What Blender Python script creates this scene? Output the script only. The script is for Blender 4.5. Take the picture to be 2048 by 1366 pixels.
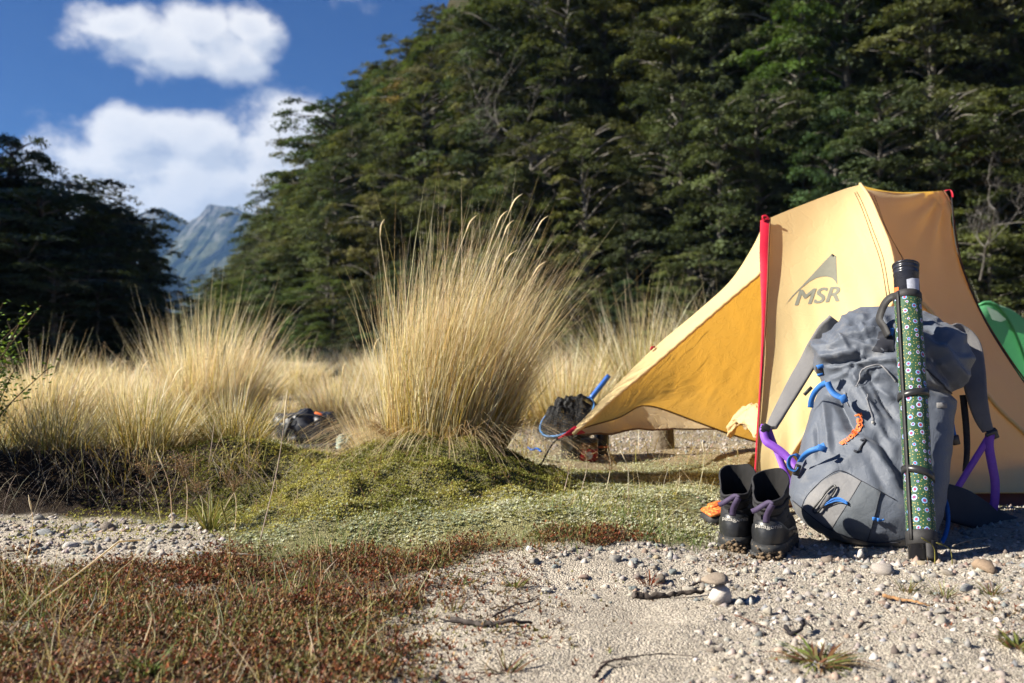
import bpy, bmesh, math, random
import numpy as np
from mathutils import Vector, Matrix, Euler
from mathutils.bvhtree import BVHTree

for o in list(bpy.data.objects):
    bpy.data.objects.remove(o)
sc = bpy.context.scene
col = sc.collection
RNG = np.random.default_rng(11)
random.seed(5)

# ------------------------------------------------------------------ camera
CAM_H = 0.48
FPX = 35.0 / 36.0 * 2048.0
HORIZON = 700.0
cam_d = bpy.data.cameras.new('camera')
cam = bpy.data.objects.new('camera', cam_d)
col.objects.link(cam)
cam.location = (0, 0, CAM_H)
cam.rotation_euler = (math.radians(90), 0, 0)
cam_d.lens = 35.0
cam_d.sensor_width = 36.0
cam_d.shift_y = (HORIZON - 683.0) / 2048.0
cam_d.clip_start = 0.05
cam_d.clip_end = 20000
cam_d.dof.use_dof = True
cam_d.dof.focus_distance = 2.5
cam_d.dof.aperture_fstop = 4.5
cam_d.dof.aperture_blades = 9
sc.camera = cam

# ------------------------------------------------------------------ light
SUN_EL = math.radians(33)
SUN_PHI = math.radians(12)          # towards the camera from due left
SUN = Vector((-math.cos(SUN_PHI) * math.cos(SUN_EL), -math.sin(SUN_PHI) * math.cos(SUN_EL), math.sin(SUN_EL)))
sun_d = bpy.data.lights.new('sun', 'SUN')
sun_d.energy = 5.0
sun_d.angle = math.radians(0.5)
sun_d.color = (1.0, 0.93, 0.81)
sun = bpy.data.objects.new('sun', sun_d)
col.objects.link(sun)
sun.rotation_euler = SUN.to_track_quat('Z', 'Y').to_euler()
sun.location = (-6, -2, 6)

sc.view_settings.view_transform = 'Standard'
sc.view_settings.look = 'None'
sc.view_settings.exposure = 1.38
sc.view_settings.gamma = 1.0
sc.cycles.use_denoising = True
sc.cycles.max_bounces = 5
sc.cycles.use_adaptive_sampling = True
sc.cycles.adaptive_threshold = 0.025
sc.cycles.diffuse_bounces = 2
sc.cycles.glossy_bounces = 2
sc.cycles.transmission_bounces = 4
sc.cycles.transparent_max_bounces = 6
sc.cycles.volume_bounces = 0
sc.cycles.sample_clamp_indirect = 6.0


class NT:
    """small wrapper for building node trees"""
    def __init__(s, tree):
        s.t = tree
        tree.nodes.clear()

    def node(s, typ, **kw):
        n = s.t.nodes.new(typ)
        for k, v in kw.items():
            setattr(n, k, v)
        return n

    def put(s, sock, v):
        if v is None:
            return
        if isinstance(v, bpy.types.NodeSocket):
            s.t.links.new(v, sock)
        else:
            if hasattr(sock, 'default_value'):
                if isinstance(v, (tuple, list)) and len(v) == 3 and sock.type == 'RGBA':
                    v = (*v, 1)
                sock.default_value = v

    def math(s, op, a, b=None, c=None, clamp=False):
        n = s.node('ShaderNodeMath', operation=op, use_clamp=clamp)
        s.put(n.inputs[0], a); s.put(n.inputs[1], b); s.put(n.inputs[2], c)
        return n.outputs[0]

    def vmath(s, op, a, b=None):
        n = s.node('ShaderNodeVectorMath', operation=op)
        s.put(n.inputs[0], a); s.put(n.inputs[1], b)
        return n.outputs[0]

    def ramp(s, v, a, b, lo=0.0, hi=1.0, smooth=True):
        n = s.node('ShaderNodeMapRange', interpolation_type='SMOOTHSTEP' if smooth else 'LINEAR')
        s.put(n.inputs[0], v); s.put(n.inputs[1], a); s.put(n.inputs[2], b); s.put(n.inputs[3], lo); s.put(n.inputs[4], hi)
        return n.outputs[0]

    def mix(s, f, a, b, typ='MIX'):
        n = s.node('ShaderNodeMix', data_type='RGBA', blend_type=typ)
        s.put(n.inputs[0], f); s.put(n.inputs[6], a); s.put(n.inputs[7], b)
        return n.outputs[2]

    def noise(s, vec, scale, detail=3.0, rough=0.55, dim='3D', out=0):
        n = s.node('ShaderNodeTexNoise', noise_dimensions=dim)
        s.put(n.inputs['Vector'], vec)
        n.inputs['Scale'].default_value = scale
        n.inputs['Detail'].default_value = detail
        n.inputs['Roughness'].default_value = rough
        return n.outputs[out]

    def voronoi(s, vec, scale, rnd=1.0, feature='F1', out='Distance', dim='3D'):
        n = s.node('ShaderNodeTexVoronoi', feature=feature, voronoi_dimensions=dim)
        s.put(n.inputs['Vector'], vec)
        n.inputs['Scale'].default_value = scale
        n.inputs['Randomness'].default_value = rnd
        return n.outputs[out]


# ------------------------------------------------------------------ sky with drifting cumulus
world = bpy.data.worlds.new('World')
sc.world = world
world.use_nodes = True
w = NT(world.node_tree)
sky = w.node('ShaderNodeTexSky', sky_type='NISHITA')
sky.sun_disc = False
sky.sun_elevation = SUN_EL
sky.sun_rotation = math.atan2(SUN.x, SUN.y)
sky.altitude = 400
sky.air_density = 1.0
sky.dust_density = 0.4
sky.ozone_density = 2.2
tc = w.node('ShaderNodeTexCoord')
sep = w.node('ShaderNodeSeparateXYZ')
w.put(sep.inputs[0], tc.outputs['Generated'])
AZ = w.math('MULTIPLY', w.math('ARCTAN2', sep.outputs[0], sep.outputs[1]), 57.2958)     # degrees from +Y, right positive
EL = w.math('MULTIPLY', w.math('ARCSINE', sep.outputs[2]), 57.2958)


def cloud_field(az, el):
    comb = w.node('ShaderNodeCombineXYZ')
    w.put(comb.inputs[0], az); w.put(comb.inputs[1], w.math('MULTIPLY', el, 1.25)); comb.inputs[2].default_value = 3.7
    n1 = w.noise(comb.outputs[0], 0.30, 5.0, 0.56)
    n0 = w.noise(comb.outputs[0], 0.11, 2.0, 0.5)

    def blob(ca, ce, ra, re, k=1.0):
        a = w.math('DIVIDE', w.math('SUBTRACT', az, ca), ra)
        e = w.math('DIVIDE', w.math('SUBTRACT', el, ce), re)
        d = w.math('SQRT', w.math('ADD', w.math('MULTIPLY', a, a), w.math('MULTIPLY', e, e)))
        return w.math('MULTIPLY', w.math('SUBTRACT', 1.0, d), k)
    b = blob(-19.5, 15.9, 4.9, 1.8)
    for p in ((-15.9, 16.0, 3.3, 1.9), (-17.3, 17.0, 2.4, 1.6), (-14.6, 17.2, 2.2, 1.5), (-21.6, 16.8, 2.4, 1.5),
              (-18.0, 8.4, 9.5, 4.3), (-11.5, 10.3, 7.5, 3.9), (-17.6, 11.3, 4.3, 1.9), (-21.2, 11.2, 2.6, 1.7), (-12.2, 12.2, 4.2, 2.6), (-6.0, 11.5, 6.5, 3.0),
              (32.0, 18.0, 12.0, 4.0), (-62.0, 19.0, 14.0, 5.0), (85.0, 14.0, 14.0, 4.0),
              (150.0, 18.0, 15.0, 5.0), (-130.0, 20.0, 16.0, 6.0)):
        b = w.math('MAXIMUM', b, blob(*p))
    gen = w.math('SUBTRACT', w.math('MULTIPLY', n0, 2.6), 2.0)
    b = w.math('MAXIMUM', b, w.math('MINIMUM', gen, 0.3))
    b = w.math('MAXIMUM', b, -1.0)
    f = w.math('ADD', b, w.math('MULTIPLY', w.math('SUBTRACT', n1, 0.5), 1.75))
    return f


f0 = cloud_field(AZ, EL)
f1 = cloud_field(w.math('SUBTRACT', AZ, 0.9), w.math('ADD', EL, 0.9))
cover = w.ramp(f0, -0.06, 0.55)
shade = w.ramp(w.math('SUBTRACT', f1, f0), -0.35, 0.30)
thick = w.ramp(f0, 0.25, 1.15)
lit = w.mix(shade, (8.0, 7.9, 7.9), (4.9, 5.3, 6.1))
lit = w.mix(w.math('MULTIPLY', thick, 0.55), lit, (5.2, 5.6, 6.4))
lp = w.ramp(EL, 3.0, 9.5)
lit = w.mix(lp, w.mix(0.35, (4.6, 5.3, 6.6), lit), lit)
skymul = w.mix(1.0, sky.outputs[0], (0.10, 0.275, 0.59), 'MULTIPLY')
skyc = w.mix(w.math('MULTIPLY', cover, 0.93), skymul, lit)
bg = w.node('ShaderNodeBackground')
w.put(bg.inputs[0], skyc)
bg.inputs[1].default_value = 0.05
world.cycles.sampling_method = 'MANUAL'
world.cycles.sample_map_resolution = 256
wo = w.node('ShaderNodeOutputWorld')
w.put(wo.inputs[0], bg.outputs[0])


# ------------------------------------------------------------------ helpers
def P(px, py, Y):
    """a point of the place: where the photograph shows it, at its own distance Y"""
    return np.array(((px - 1024.0) / FPX * Y, Y, CAM_H + (HORIZON - py) / FPX * Y))


def hash2(ix, iy, seed=0):
    n = (ix.astype(np.int64) * 374761393 + iy.astype(np.int64) * 668265263 + seed * 974711) & 0xFFFFFFFF
    n = ((n ^ (n >> 13)) * 1274126177) & 0xFFFFFFFF
    return ((n ^ (n >> 16)) & 0xFFFF) / 65535.0


def vnoise(x, y, seed=0):
    x = np.asarray(x, float); y = np.asarray(y, float)
    ix = np.floor(x); iy = np.floor(y)
    fx = x - ix; fy = y - iy
    fx = fx * fx * (3 - 2 * fx); fy = fy * fy * (3 - 2 * fy)
    a = hash2(ix, iy, seed); b = hash2(ix + 1, iy, seed); c = hash2(ix, iy + 1, seed); d = hash2(ix + 1, iy + 1, seed)
    return (a * (1 - fx) + b * fx) * (1 - fy) + (c * (1 - fx) + d * fx) * fy


def fbm(x, y, seed=0, octv=4, gain=0.5):
    s = 0; a = 1; t = 0
    for k in range(octv):
        s = s + a * vnoise(np.asarray(x) * 2 ** k, np.asarray(y) * 2 ** k, seed + k * 17)
        t += a; a *= gain
    return s / t - 0.5


def sstep(x, a, b):
    t = np.clip((np.asarray(x, float) - a) / (b - a), 0, 1)
    return t * t * (3 - 2 * t)


def lerp(a, b, t):
    return a + (b - a) * t


class Geo:
    def __init__(s):
        s.v = []; s.q = []; s.t = []; s.c = []; s.n = 0; s.uv = []

    def add(s, V, Q=None, T=None, C=(1, 1, 1), UV=None):
        V = np.asarray(V, float).reshape(-1, 3)
        if Q is not None and len(Q):
            s.q.append(np.asarray(Q, np.int64).reshape(-1, 4) + s.n)
        if T is not None and len(T):
            s.t.append(np.asarray(T, np.int64).reshape(-1, 3) + s.n)
        C = np.asarray(C, float)
        if C.ndim == 1:
            C = np.tile(C, (len(V), 1))
        s.c.append(C); s.v.append(V); s.n += len(V)
        s.uv.append(np.zeros((len(V), 2)) if UV is None else np.asarray(UV, float))
        return s

    def mesh(s, name, mat, smooth=True, uv=False):
        V = np.concatenate(s.v)
        Q = np.concatenate(s.q) if s.q else np.zeros((0, 4), np.int64)
        T = np.concatenate(s.t) if s.t else np.zeros((0, 3), np.int64)
        me = bpy.data.meshes.new(name)
        me.vertices.add(len(V)); me.vertices.foreach_set('co', V.astype(np.float32).ravel())
        L = np.concatenate([Q.ravel(), T.ravel()])
        me.loops.add(len(L)); me.loops.foreach_set('vertex_index', L.astype(np.int32))
        tot = np.concatenate([np.full(len(Q), 4), np.full(len(T), 3)])
        st = np.concatenate([[0], np.cumsum(tot)[:-1]]) if len(tot) else np.zeros(0)
        me.polygons.add(len(tot))
        me.polygons.foreach_set('loop_start', st.astype(np.int32))
        me.polygons.foreach_set('loop_total', tot.astype(np.int32))
        if smooth:
            me.polygons.foreach_set('use_smooth', np.ones(len(tot), bool))
        me.update(calc_edges=True)
        C = np.concatenate(s.c)
        ca = me.color_attributes.new('Col', 'FLOAT_COLOR', 'POINT')
        ca.data.foreach_set('color', np.concatenate([C, np.ones((len(C), 1))], 1).astype(np.float32).ravel())
        if uv:
            U = np.concatenate(s.uv)
            ul = me.uv_layers.new(name='UVMap')
            ul.data.foreach_set('uv', U[L].astype(np.float32).ravel())
        if mat:
            me.materials.append(mat)
        return me

    def build(s, name, mat, parent=None, smooth=True, uv=False):
        return link(name, s.mesh(name, mat, smooth, uv), parent)


def link(name, data, parent=None):
    o = bpy.data.objects.new(name, data)
    col.objects.link(o)
    if parent is not None:
        o.parent = parent
    return o


def tag(o, label=None, cat=None, group=None, kind=None):
    if label: o['label'] = label
    if cat: o['category'] = cat
    if group: o['group'] = group
    if kind: o['kind'] = kind
    return o


def thing(name, label, cat, loc=(0, 0, 0), group=None):
    o = bpy.data.objects.new(name, None)
    o.empty_display_size = 0.05
    col.objects.link(o)
    o.location = loc
    tag(o, label, cat, group)
    return o


def keep_world(o, root):
    """geometry given in place coordinates below a root that stands elsewhere"""
    o.matrix_parent_inverse = Matrix.Translation(-Vector(root.location))
    return o


def spline(pts, n):
    """Catmull-Rom through pts (k,d) -> (n,d)"""
    p = np.asarray(pts, float)
    if len(p) == 2:
        t = np.linspace(0, 1, n)[:, None]
        return p[0] * (1 - t) + p[1] * t
    e = np.concatenate([[2 * p[0] - p[1]], p, [2 * p[-1] - p[-2]]])
    d = np.concatenate([[0], np.cumsum(np.linalg.norm(np.diff(p, axis=0), axis=1))])
    x = np.linspace(0, d[-1], n)
    i = np.clip(np.searchsorted(d, x, side='right') - 1, 0, len(p) - 2)
    t = ((x - d[i]) / np.maximum(d[i + 1] - d[i], 1e-9))[:, None]
    a, b, c, f = e[i], e[i + 1], e[i + 2], e[i + 3]
    return 0.5 * ((2 * b) + (-a + c) * t + (2 * a - 5 * b + 4 * c - f) * t ** 2 + (-a + 3 * b - 3 * c + f) * t ** 3)


def norm(v):
    v = np.asarray(v, float)
    return v / np.maximum(np.linalg.norm(v, axis=-1, keepdims=True), 1e-9)


def tube(g, pts, rad, sides=8, C=(1, 1, 1), caps=True):
    pts = np.asarray(pts, float); n = len(pts)
    rad = np.broadcast_to(np.asarray(rad, float), (n,))
    T = norm(np.gradient(pts, axis=0))
    ref = np.array((0, 0, 1.0)) if abs(T[:, 2]).mean() < 0.8 else np.array((1.0, 0, 0))
    A = norm(np.cross(T, ref)); B = np.cross(T, A)
    th = np.linspace(0, 2 * np.pi, sides, endpoint=False)
    V = pts[:, None] + rad[:, None, None] * (np.cos(th)[None, :, None] * A[:, None] + np.sin(th)[None, :, None] * B[:, None])
    i = np.arange(n - 1)[:, None] * sides; j = np.arange(sides)[None]; k = (j + 1) % sides
    Q = np.stack([i + j, i + k, i + sides + k, i + sides + j], -1).reshape(-1, 4)
    V = V.reshape(-1, 3); Tr = []
    if caps:
        V = np.concatenate([V, pts[:1], pts[-1:]])
        a = n * sides
        for jj in range(sides):
            kk = (jj + 1) % sides
            Tr.append((a, kk, jj)); Tr.append((a + 1, (n - 1) * sides + jj, (n - 1) * sides + kk))
    if np.ndim(C) == 2 and len(C) == n:
        Cv = np.repeat(np.asarray(C), sides, 0)
        if caps: Cv = np.concatenate([Cv, np.asarray(C)[:1], np.asarray(C)[-1:]])
        C = Cv
    g.add(V, Q, Tr if Tr else None, C)


def band(g, pts, side, width, thick=0.0016, C=(1, 1, 1)):
    """flat webbing: box section swept along pts; side = direction(s) across the webbing"""
    pts = np.asarray(pts, float); n = len(pts)
    T = norm(np.gradient(pts, axis=0))
    S = np.broadcast_to(np.asarray(side, float), (n, 3))
    S = norm(S - (S * T).sum(1, keepdims=True) * T)
    N = np.cross(S, T)
    wd = np.broadcast_to(np.asarray(width, float), (n,))[:, None] / 2
    h = thick / 2
    V = np.stack([pts - S * wd - N * h, pts + S * wd - N * h, pts + S * wd + N * h, pts - S * wd + N * h], 1).reshape(-1, 3)
    i = np.arange(n - 1)[:, None] * 4; j = np.arange(4)[None]; k = (j + 1) % 4
    Q = np.stack([i + j, i + k, i + 4 + k, i + 4 + j], -1).reshape(-1, 4)
    e = (n - 1) * 4
    Q = np.concatenate([Q, [[3, 2, 1, 0], [e, e + 1, e + 2, e + 3]]])
    g.add(V, Q, None, C)


def box(g, c, s, R=None, C=(1, 1, 1), bev=0.18):
    """bevelled box: centre c, size s, rotation matrix R (3x3)"""
    s = np.asarray(s, float) / 2
    b = bev * s.min()
    V = []
    for z, k in ((-s[2], b), (-s[2] + b, 0), (s[2] - b, 0), (s[2], b)):
        x, y = s[0] - k, s[1] - k
        V += [(x, y - b, z), (x - b, y, z), (-x + b, y, z), (-x, y - b, z), (-x, -y + b, z), (-x + b, -y, z), (x - b, -y, z), (x, -y + b, z)]
    V = np.array(V)
    if R is not None:
        V = V @ np.asarray(R).T
    V = V + np.asarray(c)
    Q = []
    for L in range(3):
        for j in range(8):
            k = (j + 1) % 8
            Q.append((L * 8 + j, L * 8 + k, L * 8 + 8 + k, L * 8 + 8 + j))
    T = []
    for o, rev in ((0, 1), (24, 0)):
        for j in range(1, 7):
            T.append((o, o + j + 1, o + j) if rev else (o, o + j, o + j + 1))
    g.add(V, Q, T, C)


def grid(g, V, C=(1, 1, 1), flip=False, closed=False, UV=None):
    V = np.asarray(V, float); n, m = V.shape[:2]
    i = np.arange(n - 1)[:, None]; j = np.arange(m if closed else m - 1)[None]; k = (j + 1) % m
    Q = np.stack([i * m + j, i * m + k, (i + 1) * m + k, (i + 1) * m + j], -1).reshape(-1, 4)
    if flip: Q = Q[:, ::-1]
    if np.ndim(C) == 3: C = np.asarray(C).reshape(-1, 3)
    g.add(V.reshape(-1, 3), Q, None, C, None if UV is None else np.asarray(UV).reshape(-1, 2))


def coons(bot, top, left, right, nu, nv):
    """bot,top run along u; left,right along v; corners shared"""
    b = spline(bot, nu); t = spline(top, nu); l = spline(left, nv); r = spline(right, nv)
    u = np.linspace(0, 1, nu)[:, None, None]; v = np.linspace(0, 1, nv)[None, :, None]
    B = b[:, None]; T = t[:, None]; Lf = l[None]; R = r[None]
    return (1 - v) * B + v * T + (1 - u) * Lf + u * R - ((1 - u) * (1 - v) * b[0] + u * (1 - v) * b[-1] + (1 - u) * v * t[0] + u * v * t[-1])


def gnormal(V):
    du = np.gradient(V, axis=0); dv = np.gradient(V, axis=1)
    return norm(np.cross(du, dv))


def blades(g, root, d, L, wd, bend, c0, c1, seg=4, c2=None, tw=None, power=1.4):
    """thin grass blades: root (n,3), direction d, length L, width wd, bend (n,3), colours base/middle/tip"""
    n = len(root)
    t = np.linspace(0, 1, seg + 1)[None, :, None]
    L = np.broadcast_to(L, (n,))[:, None, None]; wd = np.broadcast_to(wd, (n,))[:, None, None]
    ctr = root[:, None] + L * (d[:, None] * t + bend[:, None] * t ** 2)
    a = RNG.uniform(0, 2 * np.pi, n) if tw is None else tw
    S = np.stack([np.cos(a), np.sin(a), np.zeros(n)], 1)[:, None]
    ww = wd * (1 - 0.93 * t ** power) * 0.5
    V = np.stack([ctr - S * ww, ctr + S * ww], 2).reshape(-1, 3)
    b = np.arange(n)[:, None] * (2 * (seg + 1)); j = np.arange(seg)[None] * 2
    Q = np.stack([b + j, b + j + 1, b + j + 3, b + j + 2], -1).reshape(-1, 4)
    if c2 is None:
        C = c0[:, None] * (1 - t) + c1[:, None] * t
    else:
        C = np.where(t < 0.5, c0[:, None] * (1 - 2 * t) + c1[:, None] * 2 * t, c1[:, None] * (2 - 2 * t) + c2[:, None] * (2 * t - 1))
    C = np.repeat(C[:, :, None], 2, 2).reshape(-1, 3)
    g.add(V, Q, None, C)


def jitter(c, n, amt=0.15, hue=0.06):
    c = np.asarray(c, float)
    return np.clip(c[None] * (1 + RNG.normal(0, amt, (n, 1))) * (1 + RNG.normal(0, hue, (n, 3))), 0.002, 0.95)


def pick(cols, n, p=None, amt=0.15, hue=0.06):
    cols = np.asarray(cols, float)
    i = RNG.choice(len(cols), n, p=p)
    return np.clip(cols[i] * (1 + RNG.normal(0, amt, (n, 1))) * (1 + RNG.normal(0, hue, (n, 3))), 0.002, 0.95)


# ------------------------------------------------------------------ materials
def new_mat(name):
    m = bpy.data.materials.new(name)
    m.use_nodes = True
    return m, NT(m.node_tree)


def finish(nt, shader):
    o = nt.node('ShaderNodeOutputMaterial')
    nt.put(o.inputs[0], shader)


def pmat(name, c1, c2=None, scale=30, rough=0.65, bump=0.15, bscale=300, bdist=0.002, spec=0.3, attr=False, transl=0.0, tcol=None,
         rvar=0.0, metal=0.0, sheen=0.0, speck=None, orand=0.0, detail=4.0):
    m, n = new_mat(name)
    tcn = n.node('ShaderNodeTexCoord').outputs['Object']
    c2 = c2 or c1
    f = n.ramp(n.noise(tcn, scale, detail, 0.6), 0.3, 0.7)
    c = n.mix(f, c1, c2)
    if attr:
        a = n.node('ShaderNodeVertexColor', layer_name='Col').outputs[0]
        c = n.mix(1.0, c, a, 'MULTIPLY')
    if speck:      # (colour, scale, threshold)
        s = n.noise(tcn, speck[1], 3.0, 0.7)
        c = n.mix(n.ramp(s, speck[2], speck[2] + 0.08), c, speck[0])
    if orand:
        oi = n.node('ShaderNodeObjectInfo')
        hs = n.node('ShaderNodeHueSaturation')
        n.put(hs.inputs['Hue'], n.ramp(oi.outputs['Random'], 0, 1, 0.5 - orand * 0.12, 0.5 + orand * 0.12, False))
        r2 = n.math('FRACT', n.math('MULTIPLY', oi.outputs['Random'], 7.31))
        n.put(hs.inputs['Value'], n.ramp(r2, 0, 1, 1 - orand, 1 + orand, False))
        r3 = n.math('FRACT', n.math('MULTIPLY', oi.outputs['Random'], 13.7))
        n.put(hs.inputs['Saturation'], n.ramp(r3, 0, 1, 1 - orand, 1 + orand * 0.4, False))
        n.put(hs.inputs['Color'], c)
        c = hs.outputs[0]
    b = n.node('ShaderNodeBsdfPrincipled')
    n.put(b.inputs['Base Color'], c)
    if rvar:
        n.put(b.inputs['Roughness'], n.ramp(n.noise(tcn, scale * 2.3, 4, 0.6), 0.25, 0.75, rough - rvar, rough + rvar))
    else:
        b.inputs['Roughness'].default_value = rough
    b.inputs['Specular IOR Level'].default_value = spec
    b.inputs['Metallic'].default_value = metal
    if sheen:
        b.inputs['Sheen Weight'].default_value = sheen
    if bump:
        bn = n.node('ShaderNodeBump')
        bn.inputs['Strength'].default_value = bump
        bn.inputs['Distance'].default_value = bdist
        n.put(bn.inputs['Height'], n.noise(tcn, bscale, 4.0, 0.6))
        n.put(b.inputs['Normal'], bn.outputs[0])
    sh = b.outputs[0]
    if transl:
        t = n.node('ShaderNodeBsdfTranslucent')
        n.put(t.inputs[0], n.mix(1.0, c, tcol, 'MULTIPLY') if tcol else c)
        mx = n.node('ShaderNodeMixShader')
        mx.inputs[0].default_value = transl
        n.put(mx.inputs[1], sh); n.put(mx.inputs[2], t.outputs[0])
        sh = mx.outputs[0]
    finish(n, sh)
    return m


M = {}
M['leaf'] = pmat('beech_leaves', (1, 1, 1), (0.72, 0.8, 0.7), 1.4, 0.5, 0, attr=True, transl=0.28, tcol=(1.25, 1.3, 0.6), spec=0.25, orand=0.26)
M['bark'] = pmat('bark', (1, 1, 1), (0.5, 0.47, 0.43), 5, 0.85, 0.6, 25, 0.02, 0.15, attr=True)
M['grass'] = pmat('grass_blades', (1, 1, 1), (0.85, 0.85, 0.82), 6, 0.55, 0, attr=True, transl=0.40, tcol=(1.1, 1.0, 0.7), spec=0.3)
M['herb'] = pmat('herb_leaves', (1, 1, 1), (0.8, 0.85, 0.75), 9, 0.55, 0, attr=True, transl=0.25, tcol=(1.2, 1.1, 0.6), spec=0.3)
M['stone'] = pmat('river_stone', (1, 1, 1), (0.55, 0.55, 0.55), 26, 0.8, 0.5, 130, 0.003, 0.25, attr=True, orand=0.2, speck=((0.10, 0.09, 0.08), 300, 0.64))
M['wood'] = pmat('dead_wood', (1, 1, 1), (0.45, 0.43, 0.42), 60, 0.85, 0.7, 140, 0.003, 0.15, attr=True)

# ------------------------------------------------------------------ the ground
def to_px(x, y):
    return 1024 + FPX * np.asarray(x) / np.maximum(y, 0.3), HORIZON + FPX * CAM_H / np.maximum(y, 0.3)


def gz(x, y):
    """height of the ground"""
    x = np.asarray(x, float); y = np.asarray(y, float)
    far = sstep(y, 9, 30)
    z = fbm(x * 1.1, y * 1.1, 3, 3) * 0.05 * sstep(y, 0.5, 3.2) * (1 - far)
    z = z + fbm(x * 9, y * 9, 7, 3) * 0.012
    z = z + fbm(x * 40, y * 40, 21, 2) * 0.004 * (y < 5)
    # mossy hump that carries the big tussock
    d = np.sqrt(((x + 0.42 - 0.12 * (y - 3.3)) / 0.62) ** 2 + ((y - 3.35) / 0.62) ** 2) + fbm(x * 3, y * 3, 9, 3) * 0.45
    z = z + (0.082 + 0.068 * sstep(x, -0.66, -0.25)) * (1 - sstep(d, 0.25, 1.12))
    z = z + (fbm(x * 15, y * 15, 33, 2) * 0.05 + fbm(x * 6, y * 6, 34, 2) * 0.05) * (1 - sstep(d, 0.7, 1.3))
    # low mat of cushion plants in front of it
    px, py = to_px(x, y)
    matm = sstep(px, 500, 640) * (1 - sstep(px, 1380, 1480)) * sstep(y, 2.42, 2.56) * (1 - sstep(y, 3.2, 3.8))
    z = z + matm * (0.028 + fbm(x * 10, y * 10, 5, 3) * 0.025)
    # grassy bank on the left
    e = y - (2.86 + 0.10 * np.sin(x * 4.1) + 0.25 * sstep(x, -0.95, -0.6))
    z = z + 0.15 * sstep(e, 0.0, 0.30) * (1 - sstep(x, -1.0, -0.55)) * (1 - sstep(y, 3.7, 4.6))
    # scooped sand in the foreground with a small lip
    z = z + 0.022 * sstep(x, -0.3, 0.1) * sstep(y, 2.02, 2.16) * (1 - sstep(y, 2.6, 3.2))
    z = z + fbm(x * 4.2, y * 4.2, 37, 3) * 0.030 * sstep(x, -0.4, 0.0) * (1 - sstep(y, 2.3, 2.7))
    z = z - 0.035 * sstep(x, 1.2, 1.8) * sstep(y, 2.9, 3.4) * (1 - far)
    flat = np.exp(-(((x - 0.92) / 0.55) ** 4 + ((y - 2.48) / 0.34) ** 4))
    z = z * (1 - flat) + flat * (-0.014 + fbm(x * 12, y * 12, 39, 3) * 0.012)
    return z


def gz1(x, y):
    return float(gz(np.array([x]), np.array([y]))[0])


def axis(fine_a, fine_b, step, far_a, far_b, gr=1.22):
    a = list(np.arange(fine_a, fine_b + 1e-6, step))
    s = step; x = a[-1]
    while x < far_b:
        s *= gr; x += s; a.append(min(x, far_b))
    s = step; x = a[0]; lo = []
    while x > far_a:
        s *= gr; x -= s; lo.append(max(x, far_a))
    return np.array(lo[::-1] + a)


xs = axis(-2.3, 2.6, 0.022, -1700, 900)
ys = axis(1.15, 4.6, 0.02, -60, 2350)
GX, GY = np.meshgrid(xs, ys, indexing='ij')
GZ = gz(GX, GY)
px, py = to_px(GX, GY)
n1 = fbm(GX * 5, GY * 5, 51, 4); n2 = fbm(GX * 1.6, GY * 1.6, 57, 4)
SANDC = np.array((0.40, 0.352, 0.285)); SOIL = np.array((0.085, 0.055, 0.036)); MOSSC = np.array((0.17, 0.16, 0.075)); DRY = np.array((0.27, 0.215, 0.13))


def sand_mask(x, y):
    px, py = to_px(x, y)
    nn = fbm(x * 5, y * 5, 51, 4) * 320 + fbm(x * 20, y * 20, 52, 3) * 150
    edge = np.interp(py, [1030, 1090, 1120, 1150, 1250, 1366], [1500, 1480, 1080, 830, 850, 800])
    m = sstep(px + nn * 1.15, edge - 80, edge + 80) * sstep(py + nn * 0.12, 1070, 1115)
    m2 = sstep(py + nn * 0.12, 1035, 1052) * (1 - sstep(py + nn * 0.2, 1105, 1140)) * (1 - sstep(px + nn * 0.2, 390, 470))
    return np.maximum(m, m2)


def red_mask(x, y):
    px, py = to_px(x, y)
    nn = fbm(x * 4, y * 4, 54, 4) * 170 + fbm(x * 17, y * 17, 55, 3) * 60
    return (1 - sand_mask(x, y)) * sstep(py + nn, 1085, 1150) * (1 - sstep(px, 1150, 1350))


sm = sand_mask(GX, GY)[..., None]
c = np.where((GY > 4.0)[..., None], DRY, MOSSC) * (1 + n2[..., None] * 0.7)
c = lerp(c, SANDC * 0.8, (sstep(n2, 0.0, 0.2) * sstep(GY, 4.4, 6) * 0.8)[..., None])
c = lerp(c, SANDC * 0.85, (sstep(px, 1380, 1460) * sstep(py, 1000, 1060))[..., None])
c = lerp(c, SOIL * (1 + n1[..., None]), (sstep(py, 1095, 1140))[..., None] * (1 - sm))
c = lerp(c, SANDC * 0.7, (sstep(fbm(GX * 4.5, GY * 4.5, 58, 4), 0.06, 0.16) * sstep(py, 1100, 1150) * 0.8)[..., None])
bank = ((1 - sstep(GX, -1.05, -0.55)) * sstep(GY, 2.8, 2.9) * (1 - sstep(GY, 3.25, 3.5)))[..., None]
c = lerp(c, SOIL * 0.3, bank)  # shade on the bank's face painted in as near-black soil
c = lerp(c, SANDC * (1 + n1[..., None] * 0.22), sm)
c = np.clip(c, 0.01, 0.9)

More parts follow.
